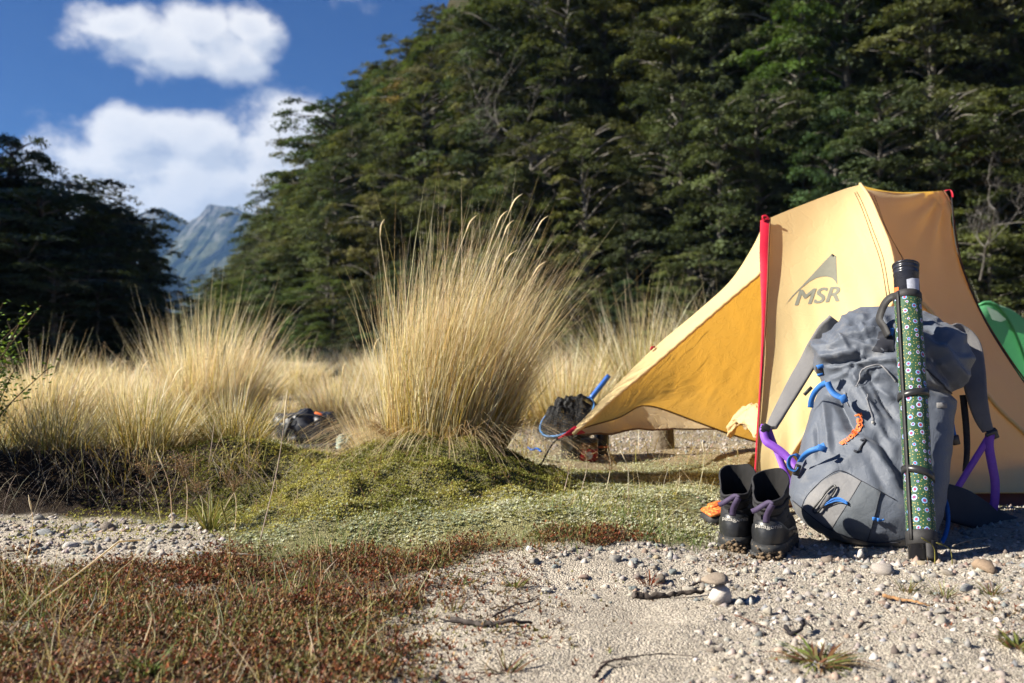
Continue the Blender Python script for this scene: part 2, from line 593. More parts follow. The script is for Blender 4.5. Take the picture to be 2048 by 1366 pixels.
m, n = new_mat('ground_surface')
oc = n.node('ShaderNodeTexCoord').outputs['Object']
a = n.node('ShaderNodeVertexColor', layer_name='Col').outputs[0]
gr = n.voronoi(oc, 260, 1.0, out='Color')
grs = n.node('ShaderNodeSeparateColor'); n.put(grs.inputs[0], gr)
v = n.ramp(grs.outputs[0], 0, 1, 0.62, 1.3, False)
big = n.ramp(n.noise(oc, 8, 5, 0.65), 0.3, 0.75, 0.82, 1.12)
cc = n.mix(1.0, a, n.math('MULTIPLY', v, big), 'MULTIPLY')
dk = n.ramp(n.noise(oc, 95, 3, 0.7), 0.60, 0.70)
cc = n.mix(n.math('MULTIPLY', dk, 0.45), cc, (0.11, 0.085, 0.06))
b = n.node('ShaderNodeBsdfPrincipled')
n.put(b.inputs['Base Color'], cc); b.inputs['Roughness'].default_value = 0.9; b.inputs['Specular IOR Level'].default_value = 0.15
bn = n.node('ShaderNodeBump'); bn.inputs['Strength'].default_value = 0.9; bn.inputs['Distance'].default_value = 0.004
hh = n.math('ADD', n.math('MULTIPLY', n.voronoi(oc, 260, 1.0), -1.0), n.math('MULTIPLY', n.noise(oc, 60, 4, 0.65), 1.6))
n.put(bn.inputs['Height'], hh); n.put(b.inputs['Normal'], bn.outputs[0])
finish(n, b.outputs[0])
M['ground'] = m
g = Geo()
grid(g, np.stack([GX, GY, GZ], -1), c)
ground = g.build('ground', M['ground'])
tag(ground, kind='structure')

# ------------------------------------------------------------------ hillside behind the camp
def yb(x):
    return np.interp(x, [-40, -22, -14, -8, 0, 8, 14, 30], [80, 62, 48, 40, 32, 27, 25, 24])


def hz(x, y):
    s = sstep(x, -17, 3)
    d = np.maximum(y - yb(x), 0)
    h = s * (0.95 * d) * (1 - 0.25 * sstep(d, 25, 60)) + 0.10 * d
    return h + fbm(np.asarray(x) * 0.12, np.asarray(y) * 0.12, 61, 3) * 3.0 * sstep(d, 2, 14) - 0.25 * (d <= 0.01)


hx = np.linspace(-70, 75, 110); hy = np.linspace(22, 125, 90)
HX, HY = np.meshgrid(hx, hy, indexing='ij')
M['hill'] = pmat('forest_floor', (0.045, 0.038, 0.022), (0.02, 0.025, 0.012), 0.6, 0.95, 0.8, 3, 0.2, 0.1)
g = Geo(); grid(g, np.stack([HX, HY, hz(HX, HY)], -1))
tag(g.build('hillside', M['hill']), kind='structure')

# ------------------------------------------------------------------ far mountains
def mountain(name, prof, Y0, Y1, base, seed, amp):
    pr = np.array(prof, float)
    pxs = np.linspace(pr[0, 0], pr[-1, 0], 520)
    top = np.interp(pxs, pr[:, 0], pr[:, 1]) + fbm(pxs / 26, pxs * 0, seed + 3, 4, 0.6) * 16
    nt_ = 110
    t = np.linspace(0, 1, nt_)[:, None]
    X0 = ((pxs - 1024) / FPX)[None]
    Y = Y0 + (Y1 - Y0) * t + 0 * X0
    zt = CAM_H + (HORIZON - top) / FPX * Y0
    u = X0 * Y0
    rid = np.abs(fbm(u / 104 + 0.3 * t, t * 1.2 + 0 * u, seed, 5, 0.55)) * 2
    gul = fbm(u / 36 + t * 1.5, t * 3, seed + 5, 4)
    Z = zt[None] * (1 - t) ** 1.25 + base * t
    w_ = np.sin(np.pi * np.clip(t, 0, 1)) ** 0.6
    Z = Z + w_ * (rid - 0.35) * amp + w_ * gul * amp * 0.5
    Z = Z - (t < 0.02) * 0 + fbm(u / 16, t * 9, seed + 9, 3) * amp * 0.12 * (t > 0)
    Yd = Y + w_ * (rid - 0.3) * amp * 2.2
    X = X0 * Y0 + 0 * t + w_ * gul * amp * 0.8
    V = np.stack([X, Yd, Z], -1)
    rear = V[0].copy(); rear[:, 1] += 160; rear[:, 2] = base
    V = np.concatenate([rear[None], V])
    g = Geo(); grid(g, V)
    return tag(g.build(name, M['rock']), kind='structure')


m, n = new_mat('mountain_rock')
geo = n.node('ShaderNodeNewGeometry')
oc = n.node('ShaderNodeTexCoord').outputs['Object']
sp = n.node('ShaderNodeSeparateXYZ'); n.put(sp.inputs[0], geo.outputs['Normal'])
sp2 = n.node('ShaderNodeSeparateXYZ'); n.put(sp2.inputs[0], oc)
nz = n.noise(oc, 0.05, 7, 0.65)
veg = n.ramp(n.math('ADD', n.math('ADD', sp.outputs[2], n.math('MULTIPLY', nz, 0.9)), n.math('MULTIPLY', sp2.outputs[2], -0.0028)), 0.35, 0.75)
rc = n.mix(n.ramp(n.noise(oc, 0.03, 6, 0.7), 0.35, 0.65), (0.035, 0.037, 0.042), (0.19, 0.185, 0.18))
cc = n.mix(veg, rc, n.mix(n.ramp(n.noise(oc, 0.015, 5, 0.6), 0.4, 0.6), (0.02, 0.03, 0.016), (0.07, 0.075, 0.04)))
b = n.node('ShaderNodeBsdfPrincipled'); n.put(b.inputs['Base Color'], cc); b.inputs['Roughness'].default_value = 0.95
b.inputs['Specular IOR Level'].default_value = 0.1
bn = n.node('ShaderNodeBump'); bn.inputs['Strength'].default_value = 1.0; bn.inputs['Distance'].default_value = 7
n.put(bn.inputs['Height'], n.noise(oc, 0.075, 7, 0.65)); n.put(b.inputs['Normal'], bn.outputs[0])
finish(n, b.outputs[0])
M['rock'] = m
mountain('mountain_range', [(-400, 500), (0, 470), (200, 455), (262, 432), (300, 420), (325, 418), (350, 430), (378, 443), (396, 431), (412, 414), (425, 407),
                            (440, 410), (462, 416), (492, 422), (520, 433), (560, 452), (640, 470), (800, 500), (1100, 540)], 2080, 1500, -0.5, 71, 95)
mountain('mountain_foothills', [(-300, 640), (150, 560), (300, 520), (345, 548), (380, 590), (430, 555), (520, 520), (640, 560), (900, 600)], 1320, 1040, -0.5, 83, 20)

# ------------------------------------------------------------------ forest
def limb_tree(seed, H=9.0, R=2.2, low=0.12, tiers=110, nleaf=170, leaf=0.072, palette=None, droop=0.2, top=1.0, trunkc=(0.16, 0.15, 0.135), dome=0.9):
    rng = np.random.default_rng(seed)
    tg, cg = Geo(), Geo()
    zz = np.linspace(0, H * 0.90, 12)
    bx = np.cumsum(rng.normal(0, 0.10, 12)) * 0.6; by = np.cumsum(rng.normal(0, 0.10, 12)) * 0.6
    bx -= bx[0]; by -= by[0]
    tr = np.stack([bx, by, zz], 1)
    tube(tg, tr, np.linspace(0.19, 0.025, 12) * H / 9, 7, trunkc)
    cen, tilt, rad, tone = [], [], [], []
    for k in range(tiers):
        h = low + (1 - low) * (k + rng.random()) / tiers
        az = k * 2.399 + rng.normal(0, 0.5)
        hh = min(1.0, max(0.0, (h - low) / (1 - low))) ** dome
        prof = max(0.0, 1 - abs(2 * hh - 1) ** 5.0) ** 0.5 + 0.12
        prof *= 0.72 + 0.42 * math.sin(az * 2 + h * 9 + seed) * math.sin(az + seed * 2 + h * 5)
        rr = R * prof * rng.uniform(0.35, 1.05)
        base = np.array([np.interp(h * H * 0.9, zz, bx), np.interp(h * H * 0.9, zz, by), h * H * 0.9])
        end = base + np.array([math.cos(az) * rr, math.sin(az) * rr, rr * rng.uniform(0.0, 0.45) + 0.1])
        if k % 2 == 0 or rr > R * 0.8:
            mid = (base + end) / 2 + np.array([0, 0, 0.12 * rr]) + rng.normal(0, 0.05, 3)
            tube(tg, spline([base, mid, end], 6), np.linspace(0.045, 0.010, 6) * H / 9, 4, np.array(trunkc) * rng.uniform(0.7, 1.7), False)
        cen.append(end); rad.append(rng.uniform(0.42, 0.85) * (0.55 + 0.45 * prof) * H / 9)
        tilt.append((math.cos(az), math.sin(az)))
        tone.append(palette[rng.integers(len(palette))] * np.array((0.92, 0.97, 0.88)) * rng.uniform(0.5, 1.7))
    cen = np.array(cen); rad = np.array(rad); tilt = np.array(tilt); tone = np.array(tone)
    T = len(cen); N = T * nleaf
    ti = np.repeat(np.arange(T), nleaf)
    r = np.sqrt(rng.random(N)); a = rng.uniform(0, 2 * np.pi, N)
    # ragged fan: radius modulated by angle so that the tier has lobes
    lob = 0.72 + 0.28 * np.sin(a * 5 + ti * 1.7) + 0.15 * np.sin(a * 9 + ti)
    x = np.cos(a) * r * rad[ti] * lob; y = np.sin(a) * r * rad[ti] * lob
    z = rng.normal(0, 0.055, N) - droop * r ** 2 * rad[ti] + 0.10 * np.sin(x * 9) * np.cos(y * 9) * rad[ti]
    z = z - 0.22 * (x * tilt[ti, 0] + y * tilt[ti, 1])
    ctr = cen[ti] + np.stack([x, y, z], 1)
    nrm = norm(np.stack([rng.normal(0, 0.42, N) + 0.25 * tilt[ti, 0], rng.normal(0, 0.42, N) + 0.25 * tilt[ti, 1], np.full(N, 1.0)], 1))
    t1 = norm(np.cross(nrm, np.stack([np.cos(a * 3 + ti), np.sin(a * 3 + ti), np.zeros(N)], 1) + 1e-3)); t2 = np.cross(nrm, t1)
    s = leaf * rng.uniform(0.6, 1.25, N)[:, None]
    V = np.stack([ctr - t1 * s, ctr - t2 * s * 0.55, ctr + t1 * s, ctr + t2 * s * 0.55], 1).reshape(-1, 3)
    Q = np.arange(N * 4).reshape(-1, 4)
    C = np.clip(tone[ti] * rng.uniform(0.75, 1.25, (N, 1)), 0.004, 0.5)
    cg.add(V, Q, None, np.repeat(C, 4, 0))
    return tg.mesh('trunk', M['bark']), cg.mesh('crown', M['leaf'], smooth=False), H


def bare_tree(seed, H=8.0, c=(0.20, 0.19, 0.175)):
    rng = np.random.default_rng(seed)
    g = Geo(); tw = Geo()

    def grow(p, d, L, r, lev):
        k = 6
        pts = [p]; dd = d.copy()
        for i in range(k):
            dd = norm(dd + rng.normal(0, 0.22, 3) + np.array([0, 0, 0.05])); pts.append(pts[-1] + dd * L / k)
        tube(g if lev < 2 else tw, pts, np.linspace(r, r * 0.35, k + 1), 6 if lev < 2 else 4, np.array(c) * rng.uniform(0.75, 1.2), False)
        if lev < 3:
            for j in range(5 if lev else 8):
                q = pts[rng.integers(2, k + 1)]
                a = rng.uniform(0, 2 * np.pi)
                grow(q, norm(dd * 0.5 + np.array([math.cos(a), math.sin(a), rng.uniform(-0.1, 0.7)])), L * rng.uniform(0.32, 0.55), r * 0.42, lev + 1)
    grow(np.zeros(3), np.array([0.05, 0, 1.0]), H, 0.075, 0)
    return g.mesh('trunk', M['bark']), tw.mesh('crown', M['bark']), H


A_ = lambda *c: [np.array(x) for x in c]
pal_dark = A_((0.060, 0.072, 0.026), (0.078, 0.088, 0.030), (0.048, 0.060, 0.024))
pal_mid = A_((0.105, 0.112, 0.042), (0.082, 0.096, 0.036), (0.120, 0.122, 0.050))
pal_olive = A_((0.140, 0.130, 0.056), (0.115, 0.112, 0.046), (0.100, 0.104, 0.046))
pal_blue = A_((0.068, 0.092, 0.048), (0.082, 0.105, 0.054), (0.060, 0.078, 0.040))
pal_fern = A_((0.090, 0.122, 0.042), (0.105, 0.132, 0.046), (0.075, 0.104, 0.038))
pal_gold = A_((0.26, 0.16, 0.03), (0.22, 0.12, 0.03), (0.12, 0.10, 0.03), (0.07, 0.08, 0.03), (0.06, 0.07, 0.03))
PROTO = [limb_tree(1, 9, 2.2, 0.10, 110, 215, palette=pal_dark), limb_tree(2, 9, 2.5, 0.08, 125, 205, palette=pal_mid, droop=0.35),
         limb_tree(3, 9, 2.0, 0.06, 110, 215, palette=pal_olive, droop=0.3), limb_tree(4, 9, 1.8, 0.05, 115, 200, palette=pal_blue, dome=0.7, droop=0.45),
         limb_tree(5, 9, 2.4, 0.14, 115, 215, palette=pal_mid, dome=1.1), limb_tree(6, 9, 2.1, 0.05, 115, 200, palette=pal_fern, dome=0.75, droop=0.4),
         limb_tree(7, 9, 2.0, 0.2, 70, 110, palette=pal_gold, trunkc=(0.36, 0.34, 0.31)), limb_tree(8, 9, 2.7, 0.22, 95, 190, palette=pal_dark, dome=1.25, droop=0.1, trunkc=(0.10, 0.09, 0.08))]
BARE = [bare_tree(31), bare_tree(32, 7), bare_tree(33, 6)]


def plant_tree(proto, x, y, z, height, label, group, name='beech_tree', wid=1.0, rz=None, tilt=0.0):
    tm, cm, H = proto
    r = thing(name, label, 'tree', (x, y, z), group)
    s = height / H
    r.scale = (s * wid, s * wid, s)
    r.rotation_euler = (random.gauss(0, 0.03), tilt + random.gauss(0, 0.03), random.uniform(0, 6.28) if rz is None else rz)
    link('trunk', tm, r); link('crown', cm, r)
    return r


SIL = np.array([(300, 640), (360, 600), (400, 560), (470, 500), (500, 440), (530, 400), (560, 330), (600, 262), (640, 190), (680, 150), (740, 112), (800, 50), (870, 0), (930, -80), (1200, -700), (3000, -3000)], float)
sil = lambda p: np.interp(p, SIL[:, 0], SIL[:, 1])
FOREST = 'beech trees of the forested hillside'
edge_trees = [  # px, top py, Y, proto, width
    (395, 548, 72, 1, 1.3), (440, 525, 66, 7, 1.2), (478, 500, 64, 4, 1.2), (520, 412, 58, 7, 1.15), (572, 318, 54, 1, 1.1), (610, 262, 52, 4, 1.05),
    (655, 178, 50, 7, 1.1), (690, 142, 52, 0, 1.0), (745, 108, 54, 2, 0.95), (800, 62, 56, 4, 0.9), (850, 12, 57, 7, 0.9), (540, 360, 62, 0, 1.0), (500, 470, 56, 2, 1.2)]
edge_labels = ['low dark tree at the tip of the forest spur against the pale mountain', 'small dark tree beside the gap with the mountain view',
               'rounded tree just right of the hazy mountain peak', 'tree with outstretched branch tips beside the mountain peak', 'tree on the forest edge below the lower cloud',
               'tree on the forest skyline against the right end of the lower cloud', 'dark flat-topped tree on the skyline poking into blue sky', 'dark tree on the skyline beside the flat-topped one',
               'thin greyish tree halfway up the forest skyline', 'upper skyline tree below the top edge of the picture', 'topmost skyline tree where the forest meets the top of the picture',
               'forest edge tree with tips before the lower cloud, above the mountain peak', 'olive tree low on the forest edge beside the pale dead branches']
for (ex, ety, eY, pr, wd), lb in zip(edge_trees, edge_labels):
    p = P(ex + (22 if ex < 620 else 8), ety, eY)
    z0 = float(hz(p[0], p[1])) if eY > yb(p[0]) else 0.0
    z0 = min(z0, p[2] - 4.0)
    plant_tree(PROTO[pr], p[0], p[1], z0, p[2] - z0, lb, FOREST, wid=wd)
n_for = 0
for row in range(14):
    for k in range(40):
        x = -34 + k * 1.75 + random.uniform(-0.9, 0.9) + (row % 2) * 0.9
        y = float(yb(x)) + 0.6 + row * 2.2 + random.uniform(-0.9, 0.9)
        z0 = float(hz(x, y)) - 0.1
        h = random.uniform(6.5, 10.5) if row > 1 else random.uniform(4.0, 8.5)
        ppx = 1024 + FPX * x / y
        if ppx < 330 or ppx > 2260:
            continue
        w_px = 2.0 * h / 9 / y * FPX
        tpy = HORIZON - (z0 + h - CAM_H) / y * FPX
        lim = sil(ppx - 0.8 * w_px) + 14
        if tpy < lim:
            h2 = (HORIZON - lim) * y / FPX + CAM_H - z0
            if h2 < 3.2:
                continue
            h = min(h, h2)
        if HORIZON - (z0 - CAM_H) / y * FPX < -60:
            continue
        u = random.random()
        if ppx < 760:
            pr = 0 if u < .25 else 4 if u < .5 else 1 if u < .8 else 2
        else:
            pr = 0 if u < .18 else 1 if u < .34 else 2 if u < .52 else 3 if u < .68 else 4 if u < .80 else 5 if u < .92 else 6
        kind_ = {0: 'dark green', 1: 'drooping mid green', 2: 'olive green', 3: 'slender blue-green', 4: 'broad mid green', 5: 'bright fern-green', 6: 'thin golden-leaved'}[pr]
        colm = ['beside the mountain gap', 'right of the mountain gap', 'below the lower cloud', 'left of the big tussock tips', 'above the big tussock, left half', 'above the big tussock, right half', 'above the landing net',
                'above the porch corner', 'above the porch', 'just left of the red zip', 'just right of the red zip', 'above the tent peak', 'above the rod tube', 'above the green tent'][int(np.searchsorted([470, 560, 680, 820, 960, 1100, 1240, 1360, 1460, 1530, 1650, 1770, 1910], ppx))]
        rowm = ['at the forest foot', 'low in the forest', 'midway up the forest', 'high in the forest', 'near the forest top', 'at the upper rim'][int(np.searchsorted([180, 300, 420, 560, 700], HORIZON - tpy))]
        lbl = f'{kind_} beech {rowm}, {colm}'
        plant_tree(PROTO[pr], x, y, z0, h, lbl, FOREST, wid=random.uniform(0.85, 1.2))
        n_for += 1
# pale dead trees among the living ones
for (bx, by_, tpy, Yf, k, tl, lb) in [(1150, 420, 150, 33, 0, -0.35, 'bare pale grey dead tree leaning in the forest above the big tussock'), 
                                      (700, 430, 240, 42, 2, 0.35, 'thin pale dead tree among the forest on the left slope'), (560, 520, 400, 50, 1, -0.6, 'dead white branch sticking out of the forest edge beside the mountain'),
                                      (1630, 260, 60, 33, 2, 0.1, 'pale dead tree high in the forest above the tent'), (1010, 260, 60, 38, 0, -0.2, 'grey bare tree near the top of the forest'),
                                      (1960, 470, 300, 22, 1, 0.15, 'pale bare branches right of the tent'),  (1800, 180, 20, 33, 1, 0.2, 'bare twiggy tree in the dark upper right of the forest')]:
    b_ = P(bx, by_, Yf); t_ = P(bx, tpy, Yf)
    plant_tree(BARE[k], b_[0], b_[1], b_[2] - 1.0, 0.8 * (t_[2] - b_[2]) + 1.0, lb, 'dead trees in the forest', 'dead_tree', 1.0, None, tl)
START_UNDER = 1

# dark trees on the left, standing in the shade of a taller stand beyond the frame
for (ex, ety, eY, pr, wd, lb) in [(30, 266, 20, 7, 0.75, 'tall thin-crowned dark tree at the left edge rising above its neighbours'), (-60, 330, 19, 0, 1.5, 'black shaded tree cut off by the left picture edge'),
                                  (110, 372, 19, 1, 1.8, 'dark shaded tree second from the left edge'), (195, 402, 21, 2, 1.5, 'olive-topped dark tree in the middle of the left group'),
                                  (262, 418, 23, 4, 1.0, 'dark tree with ragged twig tips at the right of the left group'), (302, 500, 21, 0, 1.0, 'lowest dark tree at the right end of the left group'),
                                  (40, 470, 17, 0, 2.0, 'low black bushy tree under the left group'), (170, 500, 18, 4, 2.0, 'low dark bushy tree under the olive-topped tree'), (160, 440, 22, 0, 1.9, 'dark rounded tree behind the olive-topped one'), (235, 470, 20, 1, 1.3, 'dark rounded tree in front of the ragged-tipped one'), (0, 420, 18, 1, 2.0, 'black rounded tree low at the left edge'), (75, 352, 22, 4, 1.7, 'dark tree directly behind the tall thin-crowned one'), (150, 385, 24, 0, 1.8, 'dark tree behind the second one from the left edge'), (235, 425, 26, 1, 1.0, 'dark tree at the back of the left group'), (100, 520, 16, 1, 2.2, 'low black bush in front of the left group'), (190, 560, 17, 0, 1.8, 'low black bush at the right front of the left group'), (-20, 300, 22, 0, 1.5, 'dark tree half cut by the left picture edge'), (318, 580, 25, 4, 1.2, 'small dark bush beside the gap to the valley')]:
    p = P(ex, ety, eY)
    plant_tree(PROTO[pr], p[0], p[1], -0.1, (p[2] + 0.1) * 1.06, lb, 'dark trees on the left', 'dark_tree', wd)
for i, (x, y, h) in enumerate([(-15.5, 17.2, 9), (-17, 19.5, 10), (-18.5, 15.5, 9.5), (-14.5, 14.6, 6.5), (-21, 18, 11), (-19, 22, 10)]):
    plant_tree(PROTO[[0, 4, 1][i % 3]], x, y, -0.1, h, 'tall beech of the stand beyond the left edge', 'stand beyond the left edge', 'beech_tree', 1.5)

# ------------------------------------------------------------------ haze in the valley air
g = Geo()
hb = [(x, y, z) for z in (-2, 345) for (x, y) in ((-1760, -75), (960, -75), (960, 2420), (-1760, 2420))]
g.add(hb, [(0, 3, 2, 1), (4, 5, 6, 7), (0, 1, 5, 4), (1, 2, 6, 5), (2, 3, 7, 6), (3, 0, 4, 7)])
hm = bpy.data.materials.new('valley_haze'); hm.use_nodes = True
hn = NT(hm.node_tree)
pv = hn.node('ShaderNodeVolumePrincipled')
pv.inputs['Color'].default_value = (0.30, 0.56, 1.0, 1)
pv.inputs['Density'].default_value = HAZE = 0.00015
pv.inputs['Anisotropy'].default_value = 0.2
ho = hn.node('ShaderNodeOutputMaterial'); hn.put(ho.inputs[1], pv.outputs[0])
tag(g.build('haze', hm, smooth=False), 'thin blue haze in the valley air', kind='stuff')

# understorey along the foot of the slope
for k in range(46):
    x = -22 + k * 0.95 + random.uniform(-0.4, 0.4)
    y = float(yb(x)) - random.uniform(0.2, 1.6)
    if not 380 < 1024 + FPX * x / y < 2200:
        continue
    pr = random.choice([0, 0, 1, 3, 4, 5])
    plant_tree(PROTO[pr], x, y, -0.15, random.uniform(2.0, 4.2), ['dark', 'dark', 'drooping mid green', 'blue-green', 'broad mid green', 'fern-green'][[0, 0, 1, 3, 4, 5].index(pr)] + ' low sapling at the slope foot ' + ['beside the mountain gap', 'left of the big tussock', 'behind the big tussock', 'behind the landing net', 'left of the tent', 'behind the tent', 'right of the tent'][int(np.searchsorted([600, 780, 1100, 1250, 1500, 1920], 1024 + FPX * x / y))], 'saplings at the foot of the slope', 'sapling', random.uniform(1.3, 1.9))

# ------------------------------------------------------------------ tussock grasses
STRAW = np.array((0.84, 0.69, 0.44)); PALE = np.array((0.90, 0.82, 0.64)); YEL = np.array((0.52, 0.39, 0.07)); OLV = np.array((0.25, 0.23, 0.065)); BRN = np.array((0.36, 0.23, 0.11)); GRN = np.array((0.14, 0.20, 0.055))


def tussock(label, x, y, z, n, Ht, r, lean, spread, pal, name='tussock_grass', seg=5, wd=0.0028, heads=0, group='tussock grasses', up=1.0):
    t = thing(name, label, 'tussock', (x, y, z), group)
    g = Geo()
    a = RNG.uniform(0, 2 * np.pi, n); q = np.sqrt(RNG.random(n))
    root = np.stack([np.cos(a) * q * r, np.sin(a) * q * r * 0.8, -0.02 + 0.05 * (1 - q)], 1)
    out = np.stack([np.cos(a) * q, np.sin(a) * q, np.zeros(n)], 1)
    d = norm(np.array((lean * 0.6, 0, up))[None] + out * spread + RNG.normal(0, 0.10, (n, 3)))
    L = Ht * np.clip(RNG.normal(0.76, 0.24, n), 0.18, 1.3) * (1 - 0.25 * q)
    bend = np.stack([np.full(n, lean * 0.42), np.zeros(n), np.full(n, -0.09)], 1) + out * spread * 0.28 + RNG.normal(0, 0.085, (n, 3))
    c0 = pick([YEL, OLV, BRN * 0.7], n, pal[0], 0.25); c1 = pick([STRAW, PALE, YEL, OLV], n, pal[1], 0.2); c2 = pick([STRAW, PALE, BRN, OLV], n, pal[2], 0.25)
    blades(g, root, d, L, wd * RNG.uniform(0.6, 1.3, n), bend, c0, c1, seg, c2)
    # broken and drooping old leaves round the skirt
    m_ = n // 6
    a = RNG.uniform(0, 2 * np.pi, m_)
    root = np.stack([np.cos(a) * r * 0.95, np.sin(a) * r * 0.8, np.full(m_, 0.02)], 1)
    o = np.stack([np.cos(a), np.sin(a), np.zeros(m_)], 1)
    blades(g, root, norm(o * 0.9 + np.array((0, 0, 0.75)) + RNG.normal(0, 0.25, (m_, 3))), Ht * RNG.uniform(0.2, 0.55, m_), wd, o * 0.2 + np.array((0, 0, -0.75)),
           jitter(BRN * 0.8, m_), jitter(STRAW * 0.8, m_), seg)
    g.build('blades', M['grass'], t, smooth=False)['kind'] = 'stuff'
    for k in range(heads):
        a_ = RNG.uniform(0, 6.28); h = Geo()
        b_ = np.array((math.cos(a_) * r * 0.5, math.sin(a_) * r * 0.4, 0))
        dd = norm(np.array((lean * 1.0 + RNG.normal(0, 0.16), RNG.normal(0, 0.15), 1.0)))
        LL = Ht * RNG.uniform(0.85, 1.12)
        tip = b_ + dd * LL + np.array((lean * 0.28 * LL, 0, -0.05))
        sp_ = spline([b_, b_ + dd * LL * 0.55, tip], 8)
        tube(h, sp_, 0.0011, 3, PALE * 0.9, False)
        st = h.build('seed_stalk', M['grass'], t)
        hd = Geo(); tube(hd, spline([tip, tip + dd * 0.03 + np.array((0.012, 0, 0.01)), tip + dd * 0.055 + np.array((0.03, 0, 0.005))], 6), np.array((0.0010, 0.0020, 0.0024, 0.0021, 0.0014, 0.0005)), 5, PALE * 1.1)
        hd.build('seed_head', M['grass'], st)
    return t


PB = ([0.42, 0.42, 0.16], [0.5, 0.3, 0.12, 0.08], [0.4, 0.2, 0.32, 0.08])      # big lit tussock
PD = ([0.3, 0.3, 0.4], [0.45, 0.45, 0.05, 0.05], [0.45, 0.4, 0.12, 0.03])
PG = ([0.2, 0.7, 0.1], [0.2, 0.25, 0.2, 0.35], [0.3, 0.3, 0.1, 0.3])
tz = lambda x, y: gz1(x, y)
tussock('large golden tussock on the mossy hump in the middle of the picture', -0.23, 3.5, tz(-0.23, 3.5) - 0.02, 5000, 0.79, 0.215, 0.21, 0.17, PB, heads=8, wd=0.0025)
tussock('ragged pale tussock at the left foot of the large golden one', -0.47, 3.72, tz(-0.47, 3.72) - 0.02, 520, 0.44, 0.08, -0.05, 0.42, PD, heads=3)
tussock('big pale tussock in front of the dark trees on the left', -1.86, 6.1, 0.03, 2400, 0.80, 0.27, 0.10, 0.36, PD, wd=0.0050, seg=5)
tussock('feathery pale tussock behind the left bank by the picture edge', -2.35, 5.0, 0.08, 1100, 0.48, 0.17, 0.05, 0.45, PD, wd=0.0044)
tussock('pale tussock between the two big tussocks on the left', -2.05, 5.35, 0.05, 800, 0.44, 0.15, 0.08, 0.5, PD, wd=0.004)
tussock('low straw tussock behind the black bag', -1.15, 6.6, 0.02, 1000, 0.44, 0.2, 0.02, 0.5, PD, wd=0.0045)
tussock('soft brown tussock half hidden behind the large golden one', 0.30, 6.4, 0.02, 1700, 0.62, 0.30, -0.12, 0.55, PB, wd=0.0045)
tussock('short yellow-green tussock behind the landing net', 0.42, 7.4, 0.0, 1300, 0.48, 0.22, 0.0, 0.4, PG, wd=0.005)
tussock('tall green and straw tussock above the tent corner', 0.98, 7.2, 0.0, 2000, 0.98, 0.26, 0.06, 0.55, PG, wd=0.006)
tussock('dry tussock behind the tent ridge on its left', 1.75, 8.2, 0.0, 2000, 0.98, 0.34, -0.14, 0.55, PD, wd=0.006)
tussock('leaning straw tussock behind the slope of the tent', 1.5, 6.9, 0.0, 1500, 0.72, 0.30, -0.05, 0.55, PD, wd=0.005)
tussock('dry tussock far right behind the green tent', 4.3, 8.6, 0.0, 1500, 0.95, 0.34, -0.12, 0.6, PD, wd=0.006)
tussock('green-based tussock on the left bank above the gravel', -1.22, 3.35, tz(-1.22, 3.35) - 0.02, 700, 0.32, 0.12, 0.16, 0.5, PG, heads=2)
tussock('grassy clump on the left bank beside the green shrub', -1.52, 3.35, tz(-1.52, 3.35) - 0.02, 600, 0.29, 0.11, 0.12, 0.5, PG, heads=3)
tussock('clump of green and straw blades left of the mossy hump', -0.98, 3.45, tz(-0.98, 3.45) - 0.02, 600, 0.26, 0.11, 0.0, 0.7, PG)
for i, (x, y, h) in enumerate([(-3.4, 8.5, .46), (-2.6, 9.5, .48), (-0.5, 9.5, .5), (0.2, 10.5, .6), (-1.4, 11, .5), (2.6, 10.5, .9), (-3.9, 7.0, .45), (1.0, 11.5, 0.8), (-4.6, 11, 0.5), (3.6, 11.5, 1.0), (-2.9, 13.5, .55), (-3.9, 15, .6), (-2.2, 15.5, .6), (-4.8, 18, .7), (-3.2, 18.5, .7), (-1.6, 13, .55)]):
    tussock('distant dry tussock in the grass flat before the trees', x, y, 0.0, 900, h, 0.34, 0.06, 0.6, PD, wd=0.008, seg=4, group='distant tussocks')


# ------------------------------------------------------------------ low covers
def scatter(n, x0, x1, y0, y1, mask):
    x = RNG.uniform(x0, x1, n); y = RNG.uniform(y0, y1, n)
    k = RNG.random(n) < mask(x, y)
    x, y = x[k], y[k]
    return np.stack([x, y, gz(x, y)], 1)


def inview(x, y, mpx=480):
    px, py = to_px(x, y)
    return (px > -mpx) & (px < 2048 + mpx) & (py < 1440)


def sprigs(g, pos, size, cols, nl=3, flat=0.5):
    """tiny rosettes: nl leaf triangles each"""
    n = len(pos); s = size * RNG.uniform(0.6, 1.4, n)
    a0 = RNG.uniform(0, 6.28, n)
    for k in range(nl):
        a = a0 + k * 6.283 / nl + RNG.normal(0, 0.3, n)
        d = np.stack([np.cos(a), np.sin(a), RNG.uniform(0.2, 1.3, n) * (1 - flat) * 2], 1); d = norm(d)
        sd = np.stack([-np.sin(a), np.cos(a), np.zeros(n)], 1)
        p0 = pos + sd * (s * 0.28)[:, None]; p1 = pos - sd * (s * 0.28)[:, None]; p2 = pos + d * s[:, None]
        V = np.stack([p0, p1, p2], 1).reshape(-1, 3)
        c = cols * RNG.uniform(0.8, 1.2, (n, 1))
        g.add(V, None, np.arange(3 * n).reshape(-1, 3), np.repeat(c, 3, 0))


